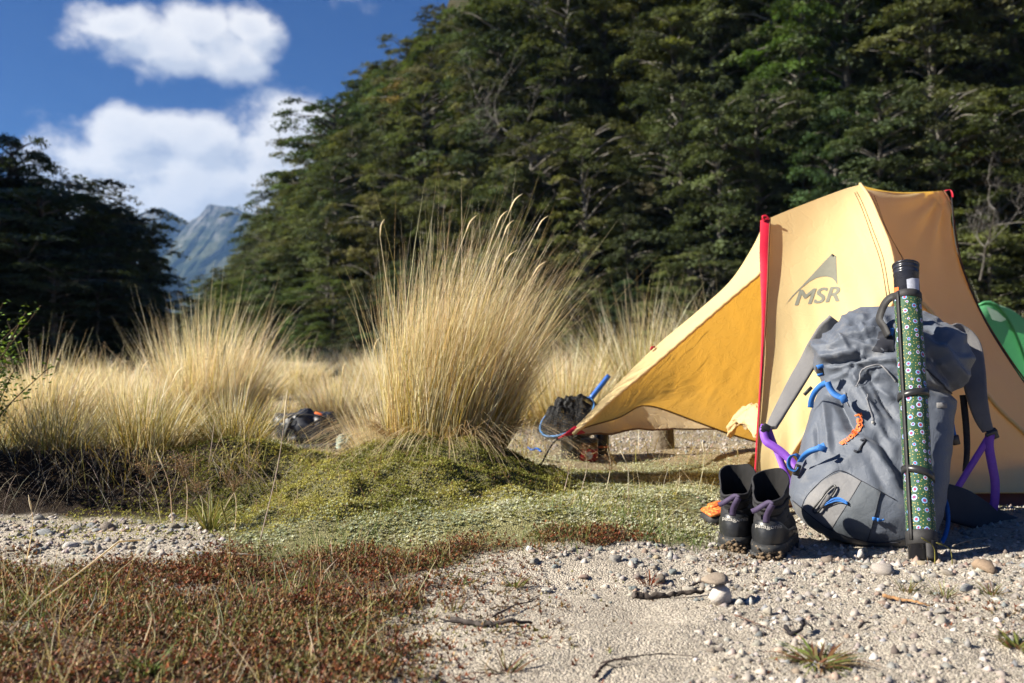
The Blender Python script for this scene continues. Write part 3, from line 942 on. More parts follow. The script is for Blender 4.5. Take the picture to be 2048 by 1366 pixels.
# dry grass flat behind
def m_flat(x, y):
    px, py = to_px(x, y)
    k = sstep(y, 3.7, 4.4) * (0.08 + 0.9 * sstep(fbm(x * 1.1, y * 1.1, 91, 3), -0.10, 0.14)) * inview(x, y)
    k = k * (1 - 0.6 * (1 - sstep(px, 540, 700)) * (1 - sstep(y, 7.5, 9)))
    k = k * (1 - sstep(px, 520, 545) * (1 - sstep(px, 735, 760)) * (1 - sstep(y, 5.05, 5.25)))
    return k * (1 - 0.85 * (sstep(px, 1040, 1100) * (1 - sstep(y, 5.6, 7.0)))) * (1 - sstep(px, 1500, 1560) * (1 - sstep(y, 5.0, 6.0)))


p = scatter(75000, -8, 8, 3.7, 13, m_flat)
n_ = len(p); g = Geo()
blades(g, p, norm(np.stack([RNG.normal(0.05, 0.3, n_), RNG.normal(0, 0.3, n_), np.ones(n_)], 1)), RNG.uniform(0.05, 0.20, n_) * (0.7 + 0.05 * p[:, 1]), 0.0022 + 0.0005 * p[:, 1],
       RNG.normal(0, 0.16, (n_, 3)) * (1, 1, 0.3), pick([YEL * 0.8, OLV, BRN], n_, [.35, .35, .3]), pick([STRAW, PALE, YEL, OLV], n_, [.4, .35, .15, .1]), 3)
tag(g.build('grass', M['grass'], smooth=False), 'dry straw grass covering the flat behind the tussocks', kind='stuff')


# grass of the bank
def m_bank(x, y):
    return (1 - sstep(x, -0.85, -0.5)) * sstep(y, 2.98, 3.1) * (1 - sstep(y, 4.3, 5.0)) * inview(x, y) * (1 - sstep(to_px(x, y)[0], 500, 540))


p = scatter(13000, -3.4, -0.4, 2.95, 5, lambda x, y: m_bank(x, y) * sstep(fbm(x * 4, y * 4, 95, 3), -0.15, 0.12))
n_ = len(p); g = Geo()
blades(g, p, norm(np.stack([RNG.normal(0.12, 0.35, n_), RNG.normal(-0.1, 0.35, n_), np.ones(n_)], 1)), RNG.uniform(0.06, 0.22, n_), 0.0026,
       RNG.normal(0, 0.18, (n_, 3)), pick([OLV, YEL * 0.6, BRN * 0.6], n_, [.5, .2, .3]), pick([STRAW, PALE * 0.9, OLV, YEL], n_, [.35, .2, .3, .15]), 4)
# grey dead leaves hanging down over the bank's face
x = RNG.uniform(-2.4, -0.75, 420); y = 3.0 + RNG.uniform(-0.05, 0.12, 420) + 0.10 * np.sin(x * 4.1)
p = np.stack([x, y, gz(x, y) + 0.02], 1)
blades(g, p, norm(np.stack([RNG.normal(0.25, 0.6, 420), RNG.normal(-0.8, 0.25, 420), RNG.uniform(0.1, 0.7, 420)], 1)), RNG.uniform(0.10, 0.30, 420), 0.0024,
       np.stack([RNG.normal(0.1, 0.2, 420), np.full(420, -0.1), np.full(420, -0.75)], 1), jitter(BRN * 0.5, 420), jitter((0.36, 0.33, 0.28), 420, 0.3), 5)
tag(g.build('bank_grass', M['grass'], smooth=False), 'tangled grass hanging over the dark edge of the left bank', kind='stuff')


# moss on the hump
def hump(x, y):
    d = np.sqrt(((x + 0.42 - 0.12 * (y - 3.3)) / 0.62) ** 2 + ((y - 3.35) / 0.62) ** 2) + fbm(x * 3, y * 3, 9, 3) * 0.45
    return d


def m_moss(x, y):
    px, py = to_px(x, y)
    return np.clip(1.15 - sstep(hump(x, y), 0.85, 1.25), 0, 1) * (0.55 + 0.45 * sstep(fbm(x * 9, y * 9, 23, 3), -0.15, 0.1))


p = scatter(150000, -1.3, 0.5, 2.5, 4.0, m_moss)
n_ = len(p); g = Geo()
tone = fbm(p[:, 0] * 6, p[:, 1] * 6, 12, 3)[:, None]
cc = lerp(np.array((0.21, 0.215, 0.045)), np.array((0.40, 0.37, 0.10)), sstep(tone, -0.12, 0.18)) * RNG.uniform(0.6, 1.35, (n_, 1))
br = RNG.random(n_) < 0.10
cc[br] = np.array((0.22, 0.13, 0.06)) * RNG.uniform(0.6, 1.3, (br.sum(), 1))
sprigs(g, p + RNG.normal(0, 0.003, (n_, 3)), 0.0066, cc, 3, 0.35)
tag(g.build('moss', M['herb'], smooth=False), 'bright green moss cushion over the hump below the big tussock', kind='stuff')


# pale mat daisies
def m_mat(x, y):
    px, py = to_px(x, y)
    k = sstep(px, 420, 500) * (1 - sstep(px, 1400, 1520)) * sstep(y, 2.36, 2.52) * (1 - sstep(y + fbm(x * 3, y * 3, 27, 3) * 2.0, 3.5, 4.6)) * sstep(hump(x, y), 0.8, 1.05)
    return k * (0.25 + 0.75 * sstep(fbm(x * 6, y * 6, 29, 3), -0.2, 0.02))


p = scatter(125000, -1.1, 1.1, 2.3, 4.9, m_mat)
n_ = len(p); g = Geo()
tone = fbm(p[:, 0] * 5, p[:, 1] * 5, 15, 3)[:, None]
cc = lerp(np.array((0.38, 0.41, 0.29)), np.array((0.62, 0.61, 0.48)), sstep(tone, -0.15, 0.15)) * RNG.uniform(0.65, 1.3, (n_, 1))
gr_ = RNG.random(n_) < 0.25
cc[gr_] = np.array((0.42, 0.40, 0.20)) * RNG.uniform(0.6, 1.3, (gr_.sum(), 1))
sprigs(g, p + RNG.normal(0, 0.003, (n_, 3)), 0.0085, cc, 4, 0.7)
tag(g.build('mat_plants', M['herb'], smooth=False), 'pale silvery green mat of cushion plants before the hump', kind='stuff')


# red-brown creeping herb in the lower left
def m_red(x, y):
    px, py = to_px(x, y)
    fade = 0.16 * (1 - sstep(px + fbm(x * 6, y * 6, 44, 4) * 700, 760, 1250)) * sstep(py, 1120, 1150) * (py < 1400)
    return np.clip(np.maximum(red_mask(x, y), fade) * (0.25 + 1.0 * sstep(fbm(x * 7, y * 7, 41, 3), -0.15, 0.1)), 0, 1) * inview(x, y)


p = scatter(145000, -2.1, 0.4, 1.28, 2.45, m_red)
n_ = len(p); g = Geo()
tone = fbm(p[:, 0] * 9, p[:, 1] * 9, 43, 3)
cc = pick([(0.15, 0.046, 0.025), (0.21, 0.085, 0.040), (0.085, 0.042, 0.025), (0.18, 0.12, 0.055), (0.09, 0.10, 0.036), (0.26, 0.20, 0.12)], n_, [.24, .16, .24, .16, .10, .10], 0.3)
olv = sstep(tone, 0.0, 0.16)[:, None] * (RNG.random((n_, 1)) < 0.38)
cc = lerp(cc, jitter((0.15, 0.15, 0.055), n_, 0.3), olv)
p[:, 2] += RNG.random(n_) ** 2 * 0.022
sprigs(g, p, 0.0072, np.clip(cc * np.array((1.22, 1.10, 1.02)), 0, 0.9), 3, 0.4)
# creeping shoots straying over the sand
q = scatter(5200, -0.4, 1.7, 1.35, 2.3, lambda x, y: 0.9 * sstep(fbm(x * 4, y * 4, 77, 4), 0.07, 0.2))
sprigs(g, q + (0, 0, 0.002), 0.0072, pick([(0.20, 0.07, 0.035), (0.13, 0.075, 0.045), (0.16, 0.12, 0.06)], len(q)), 3, 0.5)
tag(g.build('creeping_herb', M['herb'], smooth=False), 'red-brown creeping herb carpet in the lower left', kind='stuff')


# short grass in the foreground and between
def m_fg(x, y):
    px, py = to_px(x, y)
    nn = sstep(fbm(x * 3.5, y * 3.5, 45, 3), -0.15, 0.15)
    left = red_mask(x, y) * (0.45 + 0.55 * nn) + 0.03 * (py > 1100) * (px < 1150)
    strip = sstep(y, 2.2, 2.35) * (1 - sstep(y, 2.6, 2.75)) * sstep(px, 380, 560) * (1 - sstep(px, 1380, 1460)) * 1.0
    mat_ = sstep(y, 2.4, 2.6) * (1 - sstep(y, 3.9, 4.6)) * sstep(px, 420, 520) * (1 - sstep(px, 1420, 1520)) * 0.13 * nn
    back = 0.30 * sstep(px, 480, 540) * (1 - sstep(px, 740, 800)) * sstep(y, 3.5, 3.8)
    return np.clip(np.maximum(np.maximum(np.maximum(left * 0.36, back), strip * nn), mat_), 0, 1) * inview(x, y)


p = scatter(45000, -2.3, 1.1, 1.28, 4.6, m_fg)
n_ = len(p); g = Geo()
near = (p[:, 1] < 2.3)
L = RNG.uniform(0.02, 0.075, n_) * np.where(RNG.random(n_) < 0.07, 2.4, 1)
blades(g, p, norm(np.stack([RNG.normal(0, 0.45, n_), RNG.normal(0, 0.45, n_), np.ones(n_)], 1)), L, RNG.uniform(0.0011, 0.0024, n_),
       RNG.normal(0, 0.22, (n_, 3)) * (1, 1, 0.5), pick([OLV, GRN, BRN], n_, [.4, .3, .3]), pick([STRAW, PALE, GRN * 1.3, OLV * 1.4, BRN], n_, [.38, .30, .09, .11, .12]), 3)
# soft tufts of green turf
for (tx, ty, k, rr) in [(95, 1205, 220, 0.07), (210, 1195, 160, 0.05), (330, 1240, 160, 0.06), (560, 1180, 200, 0.06), (640, 1110, 240, 0.07), (440, 1290, 120, 0.05), (700, 1090, 200, 0.06), (1180, 1060, 200, 0.07), (1290, 1080, 220, 0.07), (1100, 1110, 140, 0.05), (1350, 1095, 200, 0.06), (830, 1120, 180, 0.06)]:
    Yt = FPX * CAM_H / (ty - HORIZON); xt = (tx - 1024) / FPX * Yt
    x = xt + RNG.normal(0, rr, k); y = Yt + RNG.normal(0, rr, k)
    x, y = x[::2], y[::2]; k = len(x)
    p = np.stack([x, y, gz(x, y)], 1)
    blades(g, p, norm(np.stack([RNG.normal(0, 0.5, k), RNG.normal(0, 0.5, k), np.ones(k)], 1)), RNG.uniform(0.02, 0.06, k), 0.0022, RNG.normal(0, 0.25, (k, 3)), jitter(GRN * 0.8, k), pick([GRN * 1.2, (0.22, 0.26, 0.07), STRAW], k, [.5, .3, .2]), 3)
tag(g.build('short_grass', M['grass'], smooth=False), 'sparse short green and straw grass in the foreground', kind='stuff')

# ------------------------------------------------------------------ gravel and stones
def stone_mesh(seed, sub=2, squash=0.65, colr=(1, 1, 1), rough=0.18):
    bm = bmesh.new(); bmesh.ops.create_icosphere(bm, subdivisions=sub, radius=1.0)
    rng = np.random.default_rng(seed)
    V = np.array([v.co[:] for v in bm.verts]); F = np.array([[v.index for v in f.verts] for f in bm.faces]); bm.free()
    for k in range(11):       # flatten facets
        d = norm(rng.normal(0, 1, 3)); lim = rng.uniform(0.42, 0.8)
        s = V @ d
        V = V - np.outer(np.maximum(s - lim, 0) * 0.97, d)
    V = V * (1 + rng.normal(0, rough * 0.35, (len(V), 1))) * np.array((1, rng.uniform(0.65, 0.95), squash))
    g = Geo(); g.add(V, None, F, colr)
    return g.mesh('stone', M['stone'])


SCOL = [(0.40, 0.36, 0.30), (0.32, 0.30, 0.27), (0.46, 0.41, 0.33), (0.24, 0.20, 0.16), (0.56, 0.52, 0.46), (0.29, 0.30, 0.30), (0.40, 0.30, 0.21), (0.24, 0.27, 0.26)]
STONES = [stone_mesh(100 + k, 2, 0.45 + 0.06 * (k % 5), SCOL[k % 8]) for k in range(12)]


def put_stone(x, y, r, label, group=None, mesh=None, rz=None, sink=0.35, name='stone', rx=0.0, lift=0.0):
    o = link(name, mesh or STONES[random.randrange(12)])
    o.location = (x, y, gz1(x, y) + r * (0.5 - sink) + lift)
    o.scale = (r, r, r)
    o.rotation_euler = (rx + random.gauss(0, 0.2), random.gauss(0, 0.2), random.uniform(0, 6.28) if rz is None else rz)
    tag(o, label, 'stone', group)
    return o


def ground_at(px, py):
    Y = FPX * CAM_H / (py - HORIZON)
    for _ in range(6):
        z = gz1((px - 1024) / FPX * Y, Y)
        Y = FPX * (CAM_H - z) / (py - HORIZON)
    return (px - 1024) / FPX * Y, Y


def stone_at(px, py, wpx, label, group=None, ci=None, sq=0.6, seed=None, **kw):
    x, Y = ground_at(px, py)
    me = stone_mesh(seed or int(px), 2, sq, SCOL[ci] if ci is not None else SCOL[2])
    return put_stone(x, Y, wpx / 2 / FPX * Y, label, group, me, **kw)


UST = 'stones that stand out on the sand'
# the white block with the brown rock lying on it
stone_at(1436, 1210, 58, 'upright whitish stone standing in the sand under a flat brown rock', UST, 4, 1.05, 7, rz=0.3, sink=0.0)
stone_at(1430, 1208, 68, 'flat brown rock lying on top of the upright whitish stone', UST, 6, 0.42, 9, rz=0.2, lift=0.040)
stone_at(1478, 1208, 30, 'small white stone in the shadow of the upright whitish stone', UST, 4, 0.6, 17)
stone_at(1535, 1228, 26, 'small pale standing stone casting a shadow on the sand', UST, 2, 0.95, 13, sink=0.0)
stone_at(1720, 1118, 30, 'speckled white pebble below the bottom of the backpack', UST, 4, 1.0, 21, sink=0.05)
stone_at(1728, 1103, 22, 'small orange-tan pebble touching the backpack bottom', UST, 6, 0.7, 23)
stone_at(1770, 1146, 56, 'wide pale stone in the gravel left of the rod tube foot', UST, 0, 0.55, 25, rz=0.1)
stone_at(1655, 1124, 38, 'rounded brown stone in the gravel below the backpack', UST, 3, 0.6, 27, rz=0.1)
stone_at(1694, 1130, 26, 'dark half-round stone beside the speckled white pebble', UST, 3, 0.6, 28)
stone_at(1843, 1132, 32, 'tan stone at the foot of the rod tube', UST, 6, 0.7, 29)
stone_at(1905, 1128, 28, 'reddish brown stone right of the rod tube foot', UST, 3, 0.7, 31)
stone_at(1968, 1140, 54, 'big angular brown stone on the right in the gravel', UST, 6, 0.7, 33)
stone_at(1880, 1225, 40, 'half-buried grey stone in the sand on the right', UST, 1, 0.5, 35)
stone_at(1930, 1180, 40, 'dark grey cracked stone right of centre in the gravel', UST, 5, 0.6, 37)
stone_at(1318, 1164, 42, 'reddish grey rounded stone beside the red herb on the sand edge', UST, 3, 0.6, 39)
stone_at(1345, 1158, 28, 'small greenish stone beside the reddish grey one', UST, 7, 0.6, 41)
stone_at(1265, 1150, 28, 'bluish flat stone on the sand edge left of the greenish one', UST, 5, 0.4, 43)
stone_at(1165, 1158, 30, 'pinkish stone amid the red herb on the sand edge', UST, 6, 0.5, 45)
stone_at(1062, 1103, 26, 'white stone at the edge of the cushion mat', UST, 4, 0.7, 47)
stone_at(1425, 1092, 26, 'pale flat stone just left of the boots', UST, 4, 0.5, 49)
stone_at(1420, 1148, 26, 'tan wedge stone behind the dark stick', UST, 6, 0.5, 51)
stone_at(1560, 1160, 24, 'light blue flat pebble in the middle of the gravel', UST, 5, 0.4, 53)
stone_at(92, 1068, 46, 'large blue-grey stone with a dark end in the left gravel strip', UST, 5, 0.7, 55)
stone_at(218, 1056, 36, 'rounded brown-grey stone in the left gravel strip', UST, 3, 0.75, 57)
stone_at(345, 1038, 30, 'whitish stone high in the left gravel strip', UST, 4, 0.8, 59)
stone_at(150, 1060, 30, 'dark slanting stone in the left gravel strip', UST, 1, 0.6, 61)
stone_at(198, 1100, 24, 'pale square stone below the straw tip in the left gravel', UST, 0, 0.9, 63)
stone_at(330, 1165, 22, 'little white stone lost in the red herb', UST, 4, 0.6, 65)

# countable pebbles
cnt = 0
while cnt < 290:
    if cnt < 180:
        ppx = random.uniform(1060, 2060); ppy = random.triangular(1085, 1215, 1120)
        lb, gp = 'grey-brown pebble in the gravel before the backpack', 'pebbles in the gravel before the backpack'
        r = 0.0045 + min(0.016, random.expovariate(1 / 0.004))
    else:
        ppx = random.uniform(-10, 440); ppy = random.triangular(1032, 1125, 1060)
        lb, gp = 'pale pebble in the gravel strip on the left', 'pebbles in the left gravel strip'
        r = 0.006 + min(0.018, random.expovariate(1 / 0.005))
    x, y = ground_at(ppx, ppy)
    put_stone(x, y, r, lb, gp, name='pebble')
    cnt += 1

# fine gravel and coarse grit
def octa(g, pos, size, cols):
    n = len(pos)
    base = np.array([(1, 0, 0), (0, 1, 0), (-1, 0, 0), (0, -1, 0), (0, 0, 0.8), (0, 0, -0.6)], float)
    F = np.array([(0, 1, 4), (1, 2, 4), (2, 3, 4), (3, 0, 4), (1, 0, 5), (2, 1, 5), (3, 2, 5), (0, 3, 5)])
    a = RNG.uniform(0, 6.28, n); ca, sa = np.cos(a)[:, None], np.sin(a)[:, None]
    V = base[None] * (1 + RNG.normal(0, 0.28, (n, 6, 1)))
    V = np.stack([V[..., 0] * ca - V[..., 1] * sa, V[..., 0] * sa + V[..., 1] * ca, V[..., 2] + RNG.normal(0, 0.12, (n, 6))], -1)
    V = V * size[:, None, None] + pos[:, None]
    g.add(V.reshape(-1, 3), None, (F[None] + (np.arange(n) * 6)[:, None, None]).reshape(-1, 3), np.repeat(cols, 6, 0))


def m_grav(x, y):
    px, py = to_px(x, y)
    s = sand_mask(x, y)
    k = sstep(py, 1075, 1100) * (1 - sstep(py + fbm(x * 6, y * 6, 63, 3) * 90, 1135, 1185)) * sstep(px, 1000, 1250)
    k2 = (px < 480) * (py < 1140)
    k3 = sstep(px, 1360, 1480) * sstep(py, 985, 1040)
    k4 = 0.5 * sstep(y, 4.2, 4.8) * (px > 1000) * (px < 1560)
    return np.clip(np.maximum(np.maximum(s * np.maximum(k, k2), k3), k4) + 0.004 * s, 0, 1) * inview(x, y)


p = scatter(125000, -2.3, 3.0, 1.3, 6.0, m_grav)
n_ = len(p); g = Geo()
octa(g, p, 0.0016 + 0.0105 * RNG.random(n_) ** 4.0, pick(SCOL, n_, [.26, .12, .24, .08, .12, .06, .09, .03], 0.2, 0.03))
tag(g.build('gravel', M['stone'], smooth=False), 'fine pale gravel strewn over the sand', kind='stuff')
p = scatter(65000, -0.5, 2.3, 1.3, 2.6, lambda x, y: sand_mask(x, y) * inview(x, y))
n_ = len(p); g = Geo()
octa(g, p, 0.0008 + 0.0011 * RNG.random(n_), pick([(0.45, 0.40, 0.33), (0.36, 0.31, 0.25), (0.52, 0.47, 0.40), (0.15, 0.125, 0.10)], n_, [.4, .3, .2, .1], 0.15, 0.03))
tag(g.build('sand_grit', M['stone'], smooth=False), 'coarse pale sand grains in the foreground', kind='stuff')

# small dry litter on the gravel
p = scatter(2600, -1.4, 2.1, 1.4, 2.9, lambda x, y: np.clip(m_grav(x, y) * 0.8 + 0.02 * sand_mask(x, y), 0, 1) * (0.2 + 0.8 * sstep(fbm(x * 5, y * 5, 99, 3), -0.05, 0.15)))
n_ = len(p); g = Geo()
a_ = RNG.uniform(0, 6.28, n_)
blades(g, p + (0, 0, 0.004), np.stack([np.cos(a_), np.sin(a_), RNG.normal(0.05, 0.12, n_)], 1), RNG.uniform(0.008, 0.045, n_), RNG.uniform(0.0012, 0.003, n_), RNG.normal(0, 0.12, (n_, 3)), pick([(0.10, 0.075, 0.055), (0.22, 0.16, 0.10), (0.42, 0.34, 0.22), (0.20, 0.08, 0.05)], n_), pick([(0.10, 0.075, 0.055), (0.30, 0.22, 0.13), (0.45, 0.37, 0.25)], n_), 3)
tag(g.build('dry_litter', M['wood'], smooth=False), 'bits of dry stalk and bark strewn on the gravel', kind='stuff')

# ------------------------------------------------------------------ the yellow tent
def fabric_mat(name, c, tcol, transl=0.35, rough=0.5, wr=0.5, scale=7.0, fine=0.10):
    m, n = new_mat(name)
    oc = n.node('ShaderNodeTexCoord').outputs['Object']
    cv = n.mix(n.ramp(n.noise(oc, 3.0, 4, 0.6), 0.3, 0.7), c, tuple(x * 0.93 for x in c))
    b = n.node('ShaderNodeBsdfPrincipled')
    n.put(b.inputs['Base Color'], cv); b.inputs['Roughness'].default_value = rough; b.inputs['Specular IOR Level'].default_value = 0.25
    b.inputs['Sheen Weight'].default_value = 0.1
    d = n.noise(oc, scale, 3.0, 0.5, out=1)
    dv = n.vmath('ADD', oc, n.vmath('SCALE', d, None)) if False else oc
    crease = n.voronoi(n.vmath('ADD', oc, d), scale, 1.0, 'DISTANCE_TO_EDGE')
    cr = n.ramp(crease, 0.0, 0.09)
    h = n.math('ADD', n.math('MULTIPLY', cr, wr), n.math('MULTIPLY', n.noise(oc, 900, 2, 0.5), fine))
    h = n.math('ADD', h, n.math('MULTIPLY', n.noise(oc, scale * 1.7, 4, 0.55), wr * 1.6))
    bn = n.node('ShaderNodeBump'); bn.inputs['Strength'].default_value = 0.35; bn.inputs['Distance'].default_value = 0.006
    n.put(bn.inputs['Height'], h); n.put(b.inputs['Normal'], bn.outputs[0])
    t = n.node('ShaderNodeBsdfTranslucent'); n.put(t.inputs[0], tcol); n.put(t.inputs['Normal'], bn.outputs[0])
    mx = n.node('ShaderNodeMixShader'); mx.inputs[0].default_value = transl
    n.put(mx.inputs[1], b.outputs[0]); n.put(mx.inputs[2], t.outputs[0])
    finish(n, mx.outputs[0])
    return m


M['fly'] = fabric_mat('tent_fly_fabric', (0.82, 0.65, 0.33), (0.80, 0.48, 0.05), 0.38, wr=0.12, scale=5)
M['fly_in'] = fabric_mat('tent_door_fabric', (0.80, 0.61, 0.31), (0.80, 0.42, 0.06), 0.34, wr=0.9, scale=6)
M['piping'] = pmat('brown_piping', (0.10, 0.035, 0.012), (0.14, 0.05, 0.02), 60, 0.6, 0.2)
M['red_web'] = pmat('red_webbing', (0.50, 0.012, 0.035), (0.42, 0.01, 0.03), 40, 0.5, 0.4, 1200, 0.0008, 0.35)
M['maroon'] = pmat('maroon_floor_fabric', (0.14, 0.012, 0.015), (0.11, 0.01, 0.012), 20, 0.5, 0.2)
M['print'] = pmat('grey_print', (0.20, 0.195, 0.15), (0.18, 0.175, 0.135), 60, 0.7, 0.05)
M['black_cord'] = pmat('black_cord', (0.02, 0.018, 0.018), (0.035, 0.03, 0.03), 200, 0.7, 0.3)
M['steel'] = pmat('tent_pole_metal', (0.45, 0.44, 0.42), (0.4, 0.4, 0.4), 30, 0.35, 0.05, metal=0.9)
TS = 0.93


def PT(px, py, Y):
    return P(px, py, Y * TS)


tent_root = thing('yellow_tent', 'pale yellow tent with red door zip standing behind the grey backpack', 'tent', (0.9, 3.1, 0.0))


def tpart(g, name, mat, parent=None, smooth=True, label=None):
    o = g.build(name, mat, parent or tent_root, smooth)
    if parent is None:
        keep_world(o, tent_root)
    if label: o['label'] = label
    return o


eZC = [PT(1530, 440, 3.80), PT(1524, 540, 3.66), PT(1523, 640, 3.50), PT(1521, 740, 3.36), PT(1516, 840, 3.22), PT(1510, 930, 3.09), PT(1503, 1012, 3.0)]
eKA = [PT(1794, 585, 3.45), PT(1788, 548, 3.50), PT(1777, 494, 3.60), PT(1757, 444, 3.72), PT(1737, 398, 3.87), PT(1718, 370, 4.0)]
eCK = [eZC[-1], PT(1562, 938, 3.09), PT(1618, 855, 3.17), PT(1710, 722, 3.30), PT(1768, 635, 3.40), eKA[0]]
eZA = [eZC[0], PT(1580, 419, 3.85), PT(1650, 392, 3.92), PT(1692, 377, 3.97), eKA[-1]]
side = coons(eCK, eZA, eZC[::-1], eKA, 46, 46)
uu = np.linspace(0, 1, 46)[:, None]; vv = np.linspace(0, 1, 46)[None]
N_ = gnormal(side)
sgn = np.sign((N_ * (np.array((0, 0, CAM_H)) - side)).sum(-1).mean())
side = side - sgn * N_ * (0.035 * np.sin(np.pi * uu) * np.sin(np.pi * vv))[..., None]
side = side + sgn * N_ * (0.004 * np.sin(uu * 46 + vv * 9) * (1 - vv) ** 3 * np.sin(np.pi * uu))[..., None]
g = Geo(); grid(g, side); side_o = tpart(g, 'side_panel', M['fly'])
SIDE_BVH = BVHTree.FromPolygons([tuple(v) for v in side.reshape(-1, 3)], [tuple(q) for q in g.q[0]])
# right-hand panel under the cross pole
eAB = [eKA[-1], PT(1738, 379, 4.02), PT(1790, 384, 4.12), PT(1842, 387, 4.22), PT(1886, 382, 4.32)]
eBR = [eAB[-1], PT(1902, 412, 4.30), PT(1910, 470, 4.25), PT(1925, 540, 4.16), PT(1962, 628, 4.05), PT(2020, 722, 3.94), PT(2090, 820, 3.85), PT(2190, 985, 3.75)]
eKR = [eKA[0], PT(1834, 600, 3.47), PT(1887, 660, 3.50), PT(1979, 798, 3.60), PT(2048, 868, 3.66), PT(2120, 940, 3.70), eBR[-1]]
right = coons(eKR, eAB, eKA, eBR[::-1], 54, 54)
u = np.linspace(0, 1, 54)[:, None]; v = np.linspace(0, 1, 54)[None]
N_ = gnormal(right)
sg = np.sign((N_ * (np.array((0, 0, CAM_H)) - right)).sum(-1).mean())
right = right - sg * N_ * (0.05 * np.sin(np.pi * u) * np.sin(np.pi * v))[..., None]
# tension folds fanning out of the cross-pole tip
dB = right - eAB[-1]; rB = np.linalg.norm(dB, axis=-1)
ang = np.arctan2(dB[..., 2], dB[..., 0])
right = right + sg * N_ * (0.016 * np.sin(ang * 15 + 0.6) * np.exp(-(rB / 0.30) ** 2) * sstep(rB, 0.0, 0.12) * sstep(-ang, -3.3, 2.6))[..., None]
g = Geo(); grid(g, right); tpart(g, 'end_panel', M['fly'])
# foot panel between the two pole legs
C1, K_, C2 = eCK[0], eKA[0], eKR[-1]
hem = [C1 + (0, 0, 0.0), PT(1700, 1000, 3.15), PT(1900, 986, 3.35), PT(2048, 984, 3.50), C2]
foot = coons(hem, [K_, K_ + (1e-4, 0, 0), K_ + (2e-4, 0, 0)], eCK, eKR[::-1], 40, 30)
N_ = gnormal(foot)
g = Geo(); grid(g, foot); tpart(g, 'foot_panel', M['fly'])
g = Geo(); tube(g, spline(eCK, 40) + (0, -0.006, 0.002), 0.0065, 8); tube(g, spline(eKR, 40) + (0, -0.006, 0.002), 0.0065, 8)
tube(g, spline(eKA, 30) + (0.002, -0.006, 0.003), 0.006, 8); tpart(g, 'pole_sleeve', M['fly'])
g = Geo(); tube(g, spline(np.array(eBR) + (0.002, -0.004, 0.002), 40), 0.003, 6); tpart(g, 'seam', M['piping'])
g = Geo(); tube(g, spline(np.array(hem) + (0, -0.004, 0.0), 30), 0.004, 6); tpart(g, 'hem', M['fly'])
# floor tub seen under the hem
fl = [np.array((p[0], p[1] + 0.05, 0)) for p in spline(hem, 12)]
fz = np.stack([np.stack([f + (0, 0, gz1(f[0], f[1]) - 0.01) for f in fl]), np.stack([np.array((f[0], f[1] + 0.02, 0.10)) for f in fl])])
g = Geo(); grid(g, fz); tpart(g, 'floor_tub', M['maroon'])
# rear of the tent
D_, E_ = np.array((1.28, 4.75, 0.0)), np.array((2.30, 5.2, -0.03))
g = Geo(); grid(g, coons([eAB[0], eAB[2], eAB[-1]], [D_, (D_ + E_) / 2 + (0, 0, 0.02), E_], [eAB[0], (eAB[0] + D_) / 2 + (0, -0.06, -0.05), D_], [eAB[-1], (eAB[-1] + E_) / 2 + (0, -0.06, -0.05), E_], 16, 16))
grid(g, coons([eZA[0], eZA[2], eZA[-1]], [D_, D_ + (1e-4, 0, 0), D_ + (2e-4, 0, 0)], [eZA[0], (eZA[0] + D_) / 2, D_], [eZA[-1], (eZA[-1] + D_) / 2 + (0, -0.06, -0.05), D_], 12, 16))
grid(g, coons([eBR[0], eBR[4], eBR[-1]], [E_, E_ + (1e-4, 0, 0), E_ + (2e-4, 0, 0)], [eBR[0], (eBR[0] + E_) / 2 + (0, -0.06, -0.05), E_], [eBR[-1], (eBR[-1] + E_) / 2, E_], 12, 16))
tpart(g, 'rear_panel', M['fly'])
# stitched seams
g = Geo()
for f in (0.93, 0.955):
    k = int(f * 45); tube(g, side[k, 3:43] + (0, -0.002, 0.001), 0.0009, 4)
for f in (0.08, 0.11):
    k = int(round(f * 53)); tube(g, right[k, 3:50] + (0, -0.002, 0.001), 0.0009, 4)
tube(g, foot[6, 2:28] + (0, -0.002, 0.001), 0.0009, 4)
tpart(g, 'stitching', M['piping'])
# red zip flap
zl = spline([PT(1520, 441, 3.80), PT(1518, 500, 3.71), PT(1519, 540, 3.66), PT(1522, 640, 3.50), PT(1518, 760, 3.33), PT(1512, 860, 3.19), PT(1507, 950, 3.07), PT(1501, 1016, 3.0)], 40)
zr = spline([PT(1539, 437, 3.80), PT(1536, 500, 3.71), PT(1534, 560, 3.62), PT(1530, 640, 3.50), PT(1523, 760, 3.33), PT(1516, 860, 3.19), PT(1511, 950, 3.07), PT(1506, 1016, 3.0)], 40)
mid = (zl + zr) / 2 + np.array((-0.002, -0.012, 0.002)) + np.stack([0.002 * np.sin(np.linspace(0, 14, 40)), np.zeros(40), np.zeros(40)], 1)
g = Geo(); grid(g, np.stack([zl + (0, -0.006, 0), mid, zr + (0, -0.008, 0)])); tpart(g, 'zip_flap', M['red_web'])
g = Geo(); tube(g, zr + (0.0, -0.008, 0), 0.0028, 6); tpart(g, 'zip_piping', M['piping'])
g = Geo(); tube(g, spline([PT(1528, 444, 3.79), PT(1523, 436, 3.79), PT(1530, 434, 3.79), PT(1536, 440, 3.79)], 14) + (0, -0.012, 0.002), 0.0045, 6); tpart(g, 'red_toggle', M['red_web'])
g = Geo(); band(g, spline([PT(1888, 382, 4.31), PT(1897, 381, 4.30), PT(1902, 388, 4.29), PT(1903, 396, 4.29)], 10) + (0, -0.01, 0.0), (0, 1, 0.2), 0.016, 0.002); tpart(g, 'red_tip_loop', M['red_web'])
